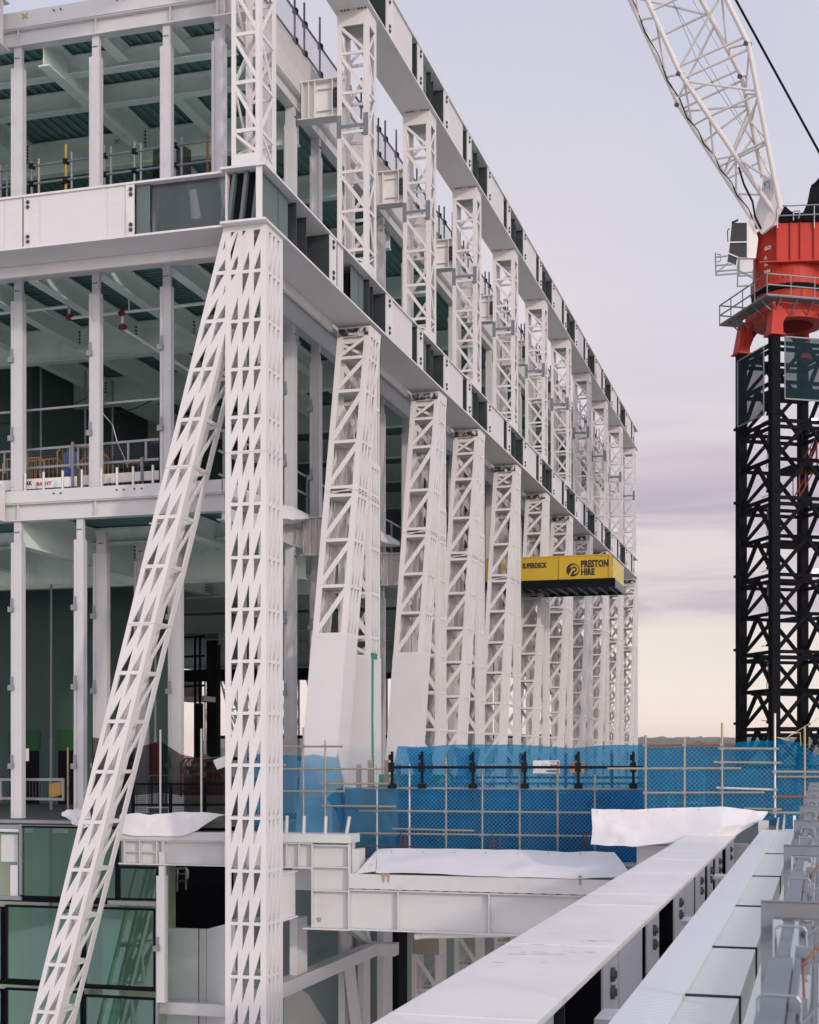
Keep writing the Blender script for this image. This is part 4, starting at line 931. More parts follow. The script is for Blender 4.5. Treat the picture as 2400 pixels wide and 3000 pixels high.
for i, (px, py, Y, w_, h_, lab) in enumerate(((95, 1400, 38.5, 1.6, .7, 'stack of boards behind the orange barriers'), (320, 1385, 39.5, 1.2, .9, 'covered pallet behind the middle floor mesh guardrail'), (420, 1375, 37.8, .9, .6, 'low crate behind the right end of the mesh guardrail'))):
    p = atY(px, py, Y); q = MB()
    for k in range(5): q.box(p.x - w_ / 2 + .03 * (k % 2), p.x + w_ / 2 - .04 * ((k + 1) % 2), Y, Y + .9, 6.9 + h_ * k / 5, 6.9 + h_ * (k + .85) / 5)
    solo('board_stack', q, FORM, lab, 'stack of boards', (p.x, Y, 6.9))
for i, (px, z0, z1, Y) in enumerate(((120, 6.9, 12.3, 40.6), (250, 6.9, 12.3, 41.2), (330, 6.9, 12.3, 42.5), (150, -1.67, 5.2, 39), (455, -1.67, 5.2, 40.5))):
    x = onY(px, Y); solo('steel_prop', MB().tube((x, Y, z0), (x, Y, z1), .035, 8).tube((x, Y, z0), (x, Y, z0 + 2.2), .05, 8), GALVD, ('slim steel prop deep on the middle floor, between the left and middle posts', 'slim steel prop just left of the middle post', 'slim steel prop between the middle and third posts', 'slim steel prop in front of the core wall between the doorways', 'slim steel prop behind the raking strut on the lower floor')[i], 'prop', (x, Y, z0))

# eyelets along the hems of the two long tarpaulins
for nm, row in (('white_tarpaulin', [(1150 + 92 * k, 2495 + 1.1 * k, 34.1) for k in range(7)]), ('white_tarpaulin.001', [(1752 + 74 * k, 2377 - 1.2 * k, 32.33) for k in range(6)])):
    for t in row: c_ = atY(*t); part('eyelet', MB().tube(c_ + Vector((0, -.06, 0)), c_ + Vector((0, -.085, .0)), .011, 8), BOLTM, bpy.data.objects[nm])
# ================================================================== TUBE FENCE WITH BLUE NETTING
def tube_fence(name, lab, verts, rails, Y, bottom, mtv=None, zoff=.0):
    T = thing(name, lab, 'fence', (onY(verts[0][0], Y), Y, -2.62))
    zs_ = []
    for i, (px, top) in enumerate(verts):
        part('standard', tubeY(MB(), px, top, px, bottom, Y, .0245), (TUBEL if px in (1105, 1200, 2271) else TUBE), T)
    for (a_, b_, c_, d_, *m_) in rails: part('ledger', tubeY(MB(), a_, b_, c_, d_, Y - .05, .0245), m_[0] if m_ else TUBE, T)
    for px, top in verts:
        for (a_, b_, c_, d_, *m_) in rails:
            if a_ - 3 <= px <= c_ + 3:
                py = b_ + (d_ - b_) * (px - a_) / max(1, c_ - a_)
                if py > top: p = atY(px, py, Y); part('coupler', MB().box(p.x - .045, p.x + .045, Y - .09, Y + .03, p.z - .033, p.z + .033), GALV, T)
    return T
def netting(parent, rows, nu, nv, amp, seed, m_=None, name='blue_netting'): return part(name, sheet(rows, nu, nv, amp, seed), m_ or BLUENET, parent, smooth=True)
def chain(parent, px0, px1, py0, py1, Y, pitch=.105):
    """diamond wire mesh as one part"""
    q = MB(); X0, X1 = onY(px0, Y), onY(px1, Y); xm = (px0 + px1) / 2; z0, z1 = zat(py1, onY(xm, Y), Y), zat(py0, onY(xm, Y), Y); H = z1 - z0
    for s_ in (1, -1):
        c = X0 - H
        while c < X1 + H:
            a_, b_ = (c, c + H) if s_ > 0 else (c + H, c)
            # clip to the panel
            t0, t1 = 0., 1.; dx = b_ - a_
            ts = sorted(((X0 - a_) / dx, (X1 - a_) / dx)); t0, t1 = max(t0, ts[0]), min(t1, ts[1])
            if t1 > t0 + .01: q.tube((a_ + dx * t0, Y + .004 * s_, z0 + H * t0), (a_ + dx * t1, Y + .004 * s_, z0 + H * t1), .0024, 3)
            c += pitch
    return part('chain_wire', q, mat('fence_wire', (.22, .37, .45), .5, .2) if 'fence_wire' not in bpy.data.materials else bpy.data.materials['fence_wire'], parent)
YF = 34.8
fl = tube_fence('blue_net_fence', 'tube fence bay with torn blue netting beside the corner column',
    [(889, 2131), (953, 2169)], [(800, 2253, 1126, 2253), (938, 2296, 1142, 2296), (800, 2318, 1010, 2319), (941, 2361, 1160, 2363), (828, 2187, 1005, 2187), (760, 2240, 840, 2241)], YF - .25, 2400)
netting(fl, [T_([(700, 2205, 34.9), (840, 2213, 34.9), (920, 2212, 34.9), (985, 2219, 34.9), (992, 2203, 34.85)]), T_([(700, 2300, 34.9), (840, 2300, 34.9), (920, 2305, 34.9), (985, 2300, 34.95), (1008, 2290, 34.8)]), T_([(700, 2450, 34.9), (840, 2450, 34.9), (920, 2450, 34.9), (1000, 2450, 35.0), (1012, 2440, 34.8)])], 30, 16, .06, 2.1, BLUENET2)
netting(fl, [T_([(958, 2338, 34.75), (985, 2312, 34.9), (1005, 2305, 34.8)]), T_([(985, 2372, 34.6), (1000, 2360, 34.9), (1012, 2350, 34.8)]), T_([(1000, 2430, 34.8), (1006, 2430, 34.85), (1013, 2428, 34.8)])], 12, 12, .08, 5.5)
chain(fl, 700, 1165, 2200, 2450, YF - .1)
fm = tube_fence('blue_net_fence', 'long tube fence with blue netting and chain wire behind the long tarpaulin',
    [(1105, 2239), (1200, 2239), (1307, 2220), (1413.5, 2238), (1523, 2236), (1634, 2238), (1743, 2270)],
    [(1063, 2309, 1890, 2312), (1053, 2375, 1735, 2381), (1043, 2441, 1735, 2450), (1150, 2428, 1390, 2434)], YF, 2500)
netting(fm, [T_([(1010, 2306, 35.12), (1090, 2308, 35.12), (1150, 2300, 35.12), (1168, 2184, 35.14), (1300, 2183, 35.33), (1420, 2184, 35.14), (1560, 2184, 35.12), (1700, 2190, 35.12), (1800, 2186, 35.12), (1900, 2178, 35.12)]), T_([(1010, 2400, 35.12), (1090, 2400, 35.12), (1150, 2400, 35.12), (1180, 2350, 35.14), (1300, 2350, 35.12), (1420, 2350, 35.14), (1560, 2350, 35.12), (1700, 2350, 35.12), (1800, 2350, 35.12), (1900, 2350, 35.12)]), T_([(1005, 2545, 35.12), (1090, 2545, 35.12), (1150, 2545, 35.12), (1200, 2545, 35.12), (1300, 2545, 35.12), (1420, 2545, 35.14), (1560, 2545, 35.12), (1700, 2545, 35.12), (1800, 2545, 35.12), (1900, 2545, 35.12)])], 120, 30, .15, 1.3)
netting(fm, [T_([(1165, 2330, 35.3), (1290, 2322, 35.3), (1425, 2338, 35.3)]), T_([(1170, 2440, 35.3), (1290, 2440, 35.3), (1420, 2440, 35.3)]), T_([(1160, 2545, 35.3), (1290, 2545, 35.3), (1430, 2545, 35.3)])], 24, 12, .08, 31.)
netting(fm, [T_([(1160, 2312, 35.4), (1400, 2306, 35.4), (1650, 2312, 35.4), (1900, 2305, 35.4)]), T_([(1165, 2430, 35.4), (1400, 2430, 35.4), (1650, 2430, 35.4), (1900, 2430, 35.4)]), T_([(1150, 2545, 35.4), (1400, 2545, 35.4), (1650, 2545, 35.4), (1900, 2545, 35.4)])], 60, 12, .08, 41.)
netting(fm, [T_([(1540, 2318, 35.3), (1700, 2330, 35.3), (1900, 2312, 35.3)]), T_([(1545, 2440, 35.3), (1700, 2440, 35.3), (1900, 2440, 35.3)]), T_([(1535, 2545, 35.3), (1700, 2545, 35.3), (1900, 2545, 35.3)])], 30, 12, .08, 33.)
netting(fm, [T_([(1190, 2192, 35.33), (1225, 2190, 35.33), (1262, 2188, 35.33)]), T_([(1215, 2260, 35.33), (1235, 2262, 35.33), (1258, 2250, 35.33)]), T_([(1195, 2320, 35.33), (1235, 2320, 35.33), (1270, 2320, 35.33)])], 12, 10, .10, 35.)
netting(fm, [T_([(1330, 2190, 35.33), (1370, 2196, 35.33), (1410, 2190, 35.33)]), T_([(1342, 2255, 35.33), (1370, 2250, 35.33), (1398, 2258, 35.33)]), T_([(1320, 2320, 35.33), (1370, 2320, 35.33), (1420, 2320, 35.33)])], 12, 10, .10, 37.)
chain(fm, 1010, 1900, 2186, 2545, YF - .1)
YR = 32.6
fr = tube_fence('blue_net_fence', 'taller tube fence bays with a rusty top rail and blue netting near the crane mast',
    [(1892, 2154), (2006, 2160), (2116, 2117), (2271, 2090)],
    [(1886, 2184, 2152, 2181, RUST), (2104, 2193, 2283, 2194), (2092, 2233, 2290, 2235), (1780, 2252, 2172, 2251), (2100, 2308, 2278, 2314, TUBEL), (1885, 2323, 2240, 2322), (2262, 2261, 2460, 2262), (2268, 2334, 2460, 2335, RUST), (2180, 2369, 2290, 2372), (2255, 2381, 2460, 2382)], YR, 2395)
netting(fr, [T_([(1885, 2190, 32.85), (2010, 2190, 32.85), (2150, 2186, 32.85), (2160, 2174, 32.85), (2265, 2170, 32.85), (2275, 2172, 32.85)]), T_([(1885, 2290, 32.85), (2010, 2290, 32.85), (2150, 2290, 32.85), (2200, 2290, 32.85), (2265, 2290, 32.85), (2272, 2290, 32.85)]), T_([(1885, 2420, 32.7), (2010, 2420, 32.7), (2150, 2420, 32.8), (2200, 2420, 32.7), (2265, 2420, 32.7), (2275, 2420, 32.7)])], 40, 18, .05, 4.4)
chain(fr, 1885, 2268, 2190, 2400, YR + .02)
fz_ = tube_fence('blue_net_fence', 'last tube fence bay with frayed chain wire right of the tall ladder tube', [(2358, 2130)], [(2276, 2276, 2440, 2276)], YR + .35, 2420)
netting(fz_, [T_([(2276, 2166, 33.1), (2330, 2172, 33.0), (2358, 2184, 33.0), (2385, 2215, 33.0), (2430, 2195, 33.0)]), T_([(2276, 2300, 33.1), (2330, 2300, 33.0), (2358, 2300, 33.0), (2385, 2300, 33.0), (2430, 2300, 33.0)]), T_([(2276, 2430, 33.1), (2330, 2430, 33.0), (2358, 2430, 33.0), (2385, 2430, 33.0), (2430, 2430, 33.0)])], 26, 16, .09, 6.2)
chain(fz_, 2280, 2430, 2180, 2430, YR + .37)
rp = MB(); pts = [atY(*t) for t in ((2276, 2160, 32.6), (2300, 2165, 32.6), (2340, 2140, 32.7), (2375, 2118, 32.7), (2420, 2090, 32.8))]; rp.path(pts, .008, 5)
rp.path([atY(*t) for t in ((2280, 2162, 32.6), (2310, 2170, 32.55), (2308, 2160, 32.6), (2320, 2150, 32.65), (2345, 2146, 32.7), (2347, 2185, 32.7))], .008, 5)
solo('rope', rp, mat('pale_rope', (.50, .40, .28), .8), 'thin pale rope tied from the fence tube up to the right', 'rope', tuple(pts[0]))
# black edge posts behind the netting
Yk = 34.6
G = thing('edge_barrier', 'black edge protection posts with a single rail behind the blue netting', 'barrier', (onY(1149, Yk), Yk, -.9))
for px in (1149, 1237, 1386, 1538, 1695, 1856):
    q = MB(); q.bar(atY(px, 2202, Yk), atY(px, 2308, Yk), .06, .06); p = atY(px, 2248, Yk); q.box(p.x - .07, p.x + .07, Yk - .1, Yk - .031, p.z - .12, p.z + .12); p = atY(px, 2218, Yk); q.box(p.x - .08, p.x - .031, Yk - .05, Yk + .05, p.z - .08, p.z + .06)
    p = atY(px, 2303, Yk); q.box(p.x - .09, p.x + .09, Yk - .09, Yk + .09, p.z - .06, p.z + .06); part('post', q, BLACKP, G)
part('rail', tubeY(MB(), 1149, 2248, 1900, 2248, Yk - .09, .035), BLACKP, G)
G2 = thing('edge_barrier', 'second row of black edge posts and rails further behind the blue netting', 'barrier', (onY(1260, 39), 39, -.9))
for px in (1262, 1525, 1658, 1793): part('post', MB().bar(atY(px, 2205, 39), atY(px, 2320, 39), .07, .07), BLACKP, G2)
for py in (2278, 2296): part('rail', tubeY(MB(), 1225, py, 1900, py, 38.9, .03), BLACKP, G2)
q = MB(); q.box(onY(1010, 36.2), onY(1905, 36.2), 36.15, 38.4, -2.6, -.92); q.box(onY(1010, 36.2), onY(1905, 36.2), 36.1, 36.149, -1.35, -1.2)
solo('formwork_wall', q, mat('dark_formwork', (.17, .21, .22), .8, var=.45, vscale=.8), 'dark formwork upstand behind the blue netting', 'formwork', (-8, 36.2, -2.62))
q = MB(); q.box(onY(1905, 38), 4, 38, 38.3, -2.6, -.35)
solo('site_hoarding', q, mat('dark_hoarding', (.09, .11, .12), .8, var=.4, vscale=.7), 'dark hoarding behind the taller blue netted fence', 'hoarding', (0, 38, -2.62))
for px0, px1, a_, b_, Y, m_, lab in ((1077, 1091, 2227, 2560, 35.3, TIMB, 'upright timber left of the pinkish plank'), (1126, 1138, 2227, 2420, 35.6, TIMB, 'upright timber between two planks by the black post'), (1159, 1173, 2239, 2450, 35.4, mat('pink_plank', (.50, .34, .30), .8, var=.15), 'pinkish plank right of the first black edge post'), (1043, 1058, 2239, 2330, 35.7, bpy.data.materials['pink_plank'], 'faint pink plank behind the torn netting'), (1949, 1962, 2195, 2330, 33.2, bpy.data.materials['pink_plank'], 'taller pink plank behind the rusty top rail'), (1922, 1936, 2237, 2312, 33.2, bpy.data.materials['pink_plank'], 'shorter pink plank behind the rusty top rail')):
    solo('timber_plank', pbox(px0, px1, a_, b_, Y, .05), m_, lab, 'plank', tuple(atY(px0, b_, Y)), 'upright planks behind the netting')
solo('timber_brace', MB().bar(atY(1310, 2262, 36.05), atY(1385, 2312, 36.05), .12, .05), bpy.data.materials['pink_plank'], 'sloping plank leaning against the dark formwork', 'plank', tuple(atY(1385, 2312, 36)))
gb = solo('green_banner', MB().box(onY(1112, 37), onY(1330, 37), 36.95, 36.97, zat(2306, -9, 37), zat(2270, -9, 37)), GREENB, 'green banner with white capitals behind the blue netting', 'banner', tuple(atY(1112, 2306, 37)))
q = MB(); add_text(q, 'AD', atY(1286, 2296, 36.93), .17); part('lettering', q, SIGNW, gb); q = MB(); add_text(q, 'N', atY(1140, 2292, 36.93), .13); part('lettering', q, SIGNW, gb)
gb2 = solo('green_banner', MB().box(onY(1100, 35.9), onY(1325, 35.9), 35.88, 35.9, zat(2365, -9, 35.9), zat(2315, -9, 35.9)), mat('teal_banner', (.02, .22, .22), .6), 'lower teal banner with white capitals low behind the blue netting', 'banner', tuple(atY(1100, 2365, 36)))
q = MB(); add_text(q, 'S', atY(1137, 2352, 35.86), .16); part('lettering', q, SIGNW, gb2); q = MB(); add_text(q, 'AD', atY(1283, 2350, 35.86), .14); part('lettering', q, SIGNW, gb2)
# signs behind the netting
s1 = solo('danger_sign', pbox(1562, 1640, 2228, 2266, 35.0, .01), SIGNW, 'white danger sign with a red band on the black rail', 'sign', tuple(atY(1562, 2266, 36.2)))
part('red_band', pbox(1614, 1638, 2231, 2243, 34.97, .01), REDINK, s1)
q = MB(); add_text(q, 'DANGER', atY(1592, 2241, 34.955), .07, width=.36); part('lettering', q, SIGNW, s1)
q = MB(); add_text(q, 'MATERIALS', atY(1602, 2262, 34.985), .045, width=.29); part('lettering', q, INK, s1)
s2 = solo('warning_sign', pbox(1671, 1712, 2233, 2264, 35.0, .01), ORANGE, 'orange and black warning sign on the black rail', 'sign', tuple(atY(1671, 2264, 36.2)))
part('black_band', pbox(1673, 1710, 2235, 2246, 34.97, .01), INK, s2)
q = MB(); add_text(q, 'WARNING', atY(1674.5, 2244, 34.96), .06, width=.29); part('lettering', q, ORANGE, s2)
v = [atY(*t) for t in ((1624, 2322, 35.3), (1652, 2347, 35.3), (1667, 2326, 35.3), (1643, 2316, 35.3))]
solo('paper_notice', MB().prism(v, [u + Vector((0, .004, 0)) for u in v]), SIGNW, 'tilted pale notice showing through the blue netting', 'notice', tuple(v[0]))
p = atY(1960, 2378, 33.6); barrier('crowd_barrier', 'pale crowd barrier behind the rusty railed fence', 'barrier', (p.x, 33.6, p.z), .15, .8, .95, SIGNW, None, 8)
# reinforcing bars
RBAR = mat('rusty_bar', (.10, .045, .025), .9)
for k in range(14):
    px = (1050, 1070, 1174, 1178, 1184, 1190, 1438, 1442, 1448, 1462, 1466, 1708, 1713, 1719)[k] + random.uniform(-2, 2)
    solo('starter_bar', MB().tube(atY(px, random.uniform(2432, 2470), 34.6), atY(px + random.uniform(-4, 6), 2545, 34.6), .014, 5), RBAR, 'upright rusty reinforcing bar at the foot of the blue netting', 'reinforcing bar', tuple(atY(px, 2545, 34.6)), 'rusty starter bars below the netting')
for py in (2478, 2492, 2510): solo('starter_bar', MB().tube(atY(1040, py, 34.55), atY(1235, py + 2, 34.55), .013, 5), RBAR, 'level rusty reinforcing bar beside the stiffened white block', 'reinforcing bar', tuple(atY(1040, py, 34.55)), 'level rusty bars below the netting')
for k, px in enumerate((839, 889.5, 953, 1015)):
    x = onY(px, 33.2); tl = .02 if k < 3 else .08
    part('stub_tube', MB().tube((x, 33.2, -1.93), (x + tl, 33.2, -1.5), .045, 10), TUBEL, BLD)
# ================================================================== LOADING PLATFORM
Yd = 62.0
XD0, XD1 = onY(1424, Yd), onY(1793, Yd)
zt_, zm_, zb_ = zat(1626, XD1, Yd), zat(1693, XD1, Yd), zat(1718, XD1, Yd)
DW = 3.45
LP = thing('loading_platform', 'yellow sided loading platform cantilevered out between the lattice columns', 'loading platform', (XD1 - 2, Yd + 2, zb_))
q = MB(); q.box(XD0, XD1, Yd, Yd + .06, zm_, zt_); q.box(XD0, XD1 + .05, Yd - .03, Yd + .09, zt_ + .001, zt_ + .05)
for px in (1642,): x = onY(px, Yd); q.box(x - .05, x + .05, Yd - .05, Yd - .001, zm_, zt_)
q.box(XD1 - .12, XD1 - .02, Yd - .05, Yd - .001, zm_, zt_)
sp = part('side_panel', q, YEL, LP)
q = MB(); add_text(q, 'SUPERDECK', (onY(1531, Yd), Yd - .012, zat(1665.5, -12, Yd)), .25, right=(1, 0, .006), width=onY(1603, Yd) - onY(1531, Yd)); part('lettering', q, INK, sp); q = MB()
add_text(q, 'PRESTON', (onY(1702.5, Yd), Yd - .012, zat(1663.5, -10, Yd)), .33, width=onY(1783, Yd) - onY(1702.5, Yd)); part('lettering', q, INK, sp); q = MB(); add_text(q, 'HIRE', (onY(1702.5, Yd), Yd - .012, zat(1686, -10, Yd)), .30, width=onY(1743, Yd) - onY(1702.5, Yd))
part('lettering', q, INK, sp)
q = MB(); cx_, cz_ = onY(1679, Yd), zat(1669, -10, Yd)      # round emblem with a slanting letter p
def disc(mb, cx, cz, r0, r1, y, a0=0, a1=6.2832, n=32):
    for i in range(n):
        t0, t1 = a0 + (a1 - a0) * i / n, a0 + (a1 - a0) * (i + 1) / n
        mb.poly([(cx + r0 * math.cos(t0), y, cz + r0 * math.sin(t0)), (cx + r1 * math.cos(t0), y, cz + r1 * math.sin(t0)), (cx + r1 * math.cos(t1), y, cz + r1 * math.sin(t1)), (cx + r0 * math.cos(t1), y, cz + r0 * math.sin(t1))])
disc(q, cx_, cz_, .0, .29, Yd - .012)
q.k = 1; disc(q, cx_ + .05, cz_ + .02, .13, .20, Yd - .016, -1.6, 2.6); q.poly([(cx_ - .20, Yd - .016, cz_ - .24), (cx_ - .13, Yd - .016, cz_ - .27), (cx_ + .04, Yd - .016, cz_ + .04), (cx_ - .03, Yd - .016, cz_ + .07)])
disc(q, cx_ + .05, cz_ + .02, 0, .055, Yd - .016)
part('emblem', q, [INK, YEL], sp)
q = MB(); q.box(XD0, XD1 + .13, Yd - .04, Yd + .12, zb_, zm_ - .002); part('side_beam', q, BLACK, LP); part('side_beam', MB().box(XD0, XD1 + .13, Yd + DW - .15, Yd + DW, zb_, zm_), BLACK, LP)
q = MB(); q.box(XD0, XD1 + .1, Yd + .13, Yd + DW - .16, zb_ + .12, zb_ + .2); part('deck', q, BLACK, LP)
q = MB(); x = XD0 + .4
while x < XD1: q.box(x, x + .05, Yd + .13, Yd + DW - .16, zb_ + .04, zb_ + .119); x += .45
part('joist', q, GALVD, LP)
q = MB(); q.box(XD1 + .02, XD1 + .06, Yd + .1, Yd + DW - .02, zm_ + .02, zt_ - .1); part('end_gate', q, YELF, LP, 'faded yellow end gate'); q = MB(); q.box(XD1 + .05, XD1 + .14, Yd + .13, Yd + DW - .16, zb_, zm_ - .05); part('end_beam', q, GALVD, LP)
part('side_panel', MB().box(XD0, XD1, Yd + DW - .08, Yd + DW - .02, zm_, zt_), YEL, LP)
# ================================================================== TOWER CRANE
CR = thing('tower_crane', 'red and black luffing tower crane with a white lattice jib', 'crane', tuple(atD(2312, 2212, 67)))
dN = 65.0
def cr(r, d, z): return Vector((r * CS - d * SN, r * SN + d * CS, z))        # by bearing right / ahead / up from the standpoint
rN = (2269 - 1200) / 4200 * dN
vL, vR = Vector((-.774, 3.136)), Vector((3.136, .774))                     # mast sides seen from the nearest leg
uL, uR = vL / 3.23, vR / 3.23
def M(a, b, z): p = Vector((rN, dN)) + uL * a + uR * b; return cr(p.x, p.y, z)
Wm = 3.23
MZ = 19.0
wL = (M(1, 0, 0) - M(0, 0, 0)).normalized(); wR = (M(0, 1, 0) - M(0, 0, 0)).normalized()
def mprism(mb, a0, a1, b0, b1, z0, z1): return mb.prism([M(a0, b0, z0), M(a1, b0, z0), M(a1, b1, z0), M(a0, b1, z0)], [M(a0, b0, z1), M(a1, b0, z1), M(a1, b1, z1), M(a0, b1, z1)])
MT = part('mast', MB().box(0, .01, 0, .01, -34, -33.99), BLACK, CR) if False else None
h2 = .20
for a, b in ((0, 0), (Wm, 0), (0, Wm), (Wm, Wm)):
    q = MB(); mprism(q, a - h2, a - .03, b - h2, b + h2, -34, MZ); mprism(q, a + .03, a + h2, b - h2, b + h2, -34, MZ); mprism(q, a - .0299, a + .0299, b - .08, b + .08, -34, MZ)
    z = MZ - 3.5
    while z > -12: mprism(q, a - .27, a + .27, b - .27, b + .27, z - .07, z + .05); z -= 3.5
    part('mast_leg', q, BLACK, CR)
def mline(mb, a0, b0, z0, a1, b1, z1, t=.17): return mb.bar(M(a0, b0, z0), M(a1, b1, z1), t, t)
for fa in range(4):
    def Pf(u, fa=fa): return ((u, 0), (0, u), (Wm, u), (u, Wm))[fa]
    q = MB(); z = MZ - .3
    while z > -10:
        for zz in (z, z - .28 if int(round((MZ - z) / 1.75)) % 2 == 0 else z): 
            a0, b0 = Pf(.2); a1, b1 = Pf(Wm - .2); mline(q, a0, b0, zz, a1, b1, zz, .15)
        am, bm = Pf(Wm / 2)
        for e in (.2, Wm - .2):
            a0, b0 = Pf(e); mline(q, am, bm, z - .05, a0, b0, z - 1.6, .15)
        a0, b0 = Pf(Wm / 2 - .28); a1, b1 = Pf(Wm / 2 + .28); q.bar(M(a0, b0, z - .1), M(a1, b1, z - .1), .05, .3)
        z -= 1.75
    part('mast_bracing', q, BLACK, CR)
for k in range(7):          # rest platforms and ladders inside
    z = MZ - 2.2 - k * 3.5; q = MB(); mprism(q, .5, Wm - .4, 1.2 if k % 2 else .3, Wm - .3, z, z + .05); part('rest_platform', q, BLACK, CR)
    q = MB()
    for s_ in (0, .45): q.tube(M(Wm * .55, .55 + s_, z - 3.4), M(Wm * .55, .75 + s_, z), .025, 6)
    for i in range(10): q.tube(M(Wm * .55, .57 + .02 * i, z - 3.3 + i * .34), M(Wm * .55, 1.0 + .02 * i, z - 3.3 + i * .34), .014, 5)
    for i in range(3): mprism(q, Wm * .55 + .0, Wm * .55 + .6, .6, .62, z - 2.4 + i * .6, z - 2.37 + i * .6)
    part('ladder', q, GALVD, CR)
q = MB()
for s_ in (0, .6):
    q.tube(M(1.2 + s_, Wm - 1.3, 12.0), M(1.2 + s_, Wm - .1, 14.0), .035); q.tube(M(1.2 + s_, Wm - 1.3, 13.0), M(1.2 + s_, Wm - .1, 15.0), .03)
    for k in range(5): q.tube(M(1.2 + s_, Wm - 1.3 + .3 * k, 12 + .5 * k), M(1.2 + s_, Wm - 1.3 + .3 * k, 13 + .5 * k), .025)
part('stair_rail', q, REDB, CR)
# mesh screens at the mast head
q = MB(); mprism(q, .35, Wm - .3, -.31, -.30, 15.5, 18.6); part('mesh_screen', q, SCREEN, CR)
q = MB(); mprism(q, -.31, -.30, .35, Wm - .2, 16.1, 18.9); part('mesh_screen', q, SCREEN, CR)
q = MB()
for a0, b0, a1, b1, z0, z1 in ((.35, -.34, Wm - .3, -.34, 15.5, 18.6), (-.34, .35, -.34, Wm - .2, 16.1, 18.9)):
    for pa, pb in (((a0, b0, z0), (a1, b1, z0)), ((a0, b0, z1), (a1, b1, z1)), ((a0, b0, z0), (a0, b0, z1)), ((a1, b1, z0), (a1, b1, z1))): q.bar(M(*pa), M(*pb), .06, .06)
part('screen_frame', q, GRATE, CR)
for px, py in ((2385, 1232), (2388, 1674)): part('lamp', MB().tube(atD(px - 5, py, 66.5), atD(px + 8, py - 2, 66.4), .09, 10), LAMPM, CR)
# red transition frame
def tap(mb, lo, hi): return mb.prism(lo, hi)
for a, b in ((0, 0), (Wm, 0), (0, Wm), (Wm, Wm)):
    q = MB(); s0, s1 = .42, .30
    sa, sb = (1 if a == 0 else -1), (1 if b == 0 else -1)
    mprism(q, a - .36, a + .36, b - .36, b + .36, MZ + .002, MZ + .06)
    q.prism([M(a - s1, b - s1, MZ + .061), M(a + s1, b - s1, MZ + .061), M(a + s1, b + s1, MZ + .061), M(a - s1, b + s1, MZ + .061)], [M(a - .22 + .1 * sa, b - .22 + .1 * sb, MZ + 1.35), M(a + .22 + .1 * sa, b - .22 + .1 * sb, MZ + 1.35), M(a + .22 + .1 * sa, b + .22 + .1 * sb, MZ + 1.35), M(a - .22 + .1 * sa, b + .22 + .1 * sb, MZ + 1.35)])
    part('leg_boot', q, RED, CR)
for fa in range(4):          # arched beams between the boots
    q = MB(); n = 12
    def A(u, z, o=0., fa=fa):
        a, b = ((u, .06 + o), (.06 + o, u), (Wm - .06 - o, u), (u, Wm - .06 - o))[fa]; return M(a, b, z)
    for i in range(n):
        u0, u1 = .3 + (Wm - .6) * i / n, .3 + (Wm - .6) * (i + 1) / n
        f0, f1 = [MZ + .25 + 1.0 * (1 - (2 * (u - Wm / 2) / (Wm - .6)) ** 4) for u in (u0, u1)]
        q.prism([A(u0, f0), A(u1, f1), A(u1, MZ + 1.9), A(u0, MZ + 1.9)], [A(u0, f0, .2), A(u1, f1, .2), A(u1, MZ + 1.9, .2), A(u0, MZ + 1.9, .2)])
    part('arched_beam', q, RED, CR)
cc = M(Wm / 2, Wm / 2, 0); CX, CY = cc.x, cc.y
q = MB(); q.ring((CX, CY), 1.1, 1.62, MZ + 1.0, MZ + 2.3, 36); part('ring_base', q, RED, CR)
q = MB(); q.ring((CX, CY), 1.2, 1.72, MZ + 2.32, MZ + 2.5, 36); part('slew_gear', q, BLACK, CR)
for i in range(72):
    t = i / 72 * 6.2832
q = MB()
for i in range(48):
    t = i / 48 * 6.2832; q.box(CX + 1.72 * math.cos(t) - .03, CX + 1.72 * math.cos(t) + .03, CY + 1.72 * math.sin(t) - .03, CY + 1.72 * math.sin(t) + .03, MZ + 2.75, MZ + 2.81)
part('ring_bolts', q, BLACK, CR)
# walkway
wo = .75; wi = .08
zw = MZ + 1.55
q = MB(); mprism(q, -wo, Wm + wo, -wo, -wi, zw, zw + .06); mprism(q, -wo, Wm + wo, Wm + wi, Wm + wo, zw, zw + .06); mprism(q, -wo, -wi, -wi + .001, Wm + wi - .001, zw, zw + .06); mprism(q, Wm + wi, Wm + wo, -wi + .001, Wm + wi - .001, zw, zw + .06)
for k in range(5):
    u = Wm * k / 4
    q.bar(M(u, -wo + .1, zw - .02), M(u, .0, zw - .5), .05, .05); q.bar(M(-wo + .1, u, zw - .02), M(0, u, zw - .5), .05, .05)
part('walkway', q, GRATE, CR)
q = MB(); c4 = [(-wo, -wo), (Wm + wo, -wo), (Wm + wo, Wm + wo), (-wo, Wm + wo)]
for i in range(4):
    (a0, b0), (a1, b1) = c4[i], c4[(i + 1) % 4]
    for hgt in (.06, .5, .98): q.bar(M(a0, b0, zw + hgt), M(a1, b1, zw + hgt), .05, .05)
    for k in range(4): u = k / 4; q.bar(M(a0 + (a1 - a0) * u, b0 + (b1 - b0) * u, zw), M(a0 + (a1 - a0) * u, b0 + (b1 - b0) * u, zw + .98), .05, .05)
part('walkway_rail', q, GRATE, CR)
# machine deck: drum end, boxed sides
zs0, zs1 = MZ + 2.52, MZ + 5.25
q = MB(); q.ring((CX, CY), 1.2, 1.75, zs0, zs0 + .5, 40); part('slew_skirt', q, RED, CR)
q = MB(); q.ring((CX, CY), 0.9, 1.66, zs0 + .501, zs1, 40); dr = part('slew_drum', q, RED, CR, smooth=False)
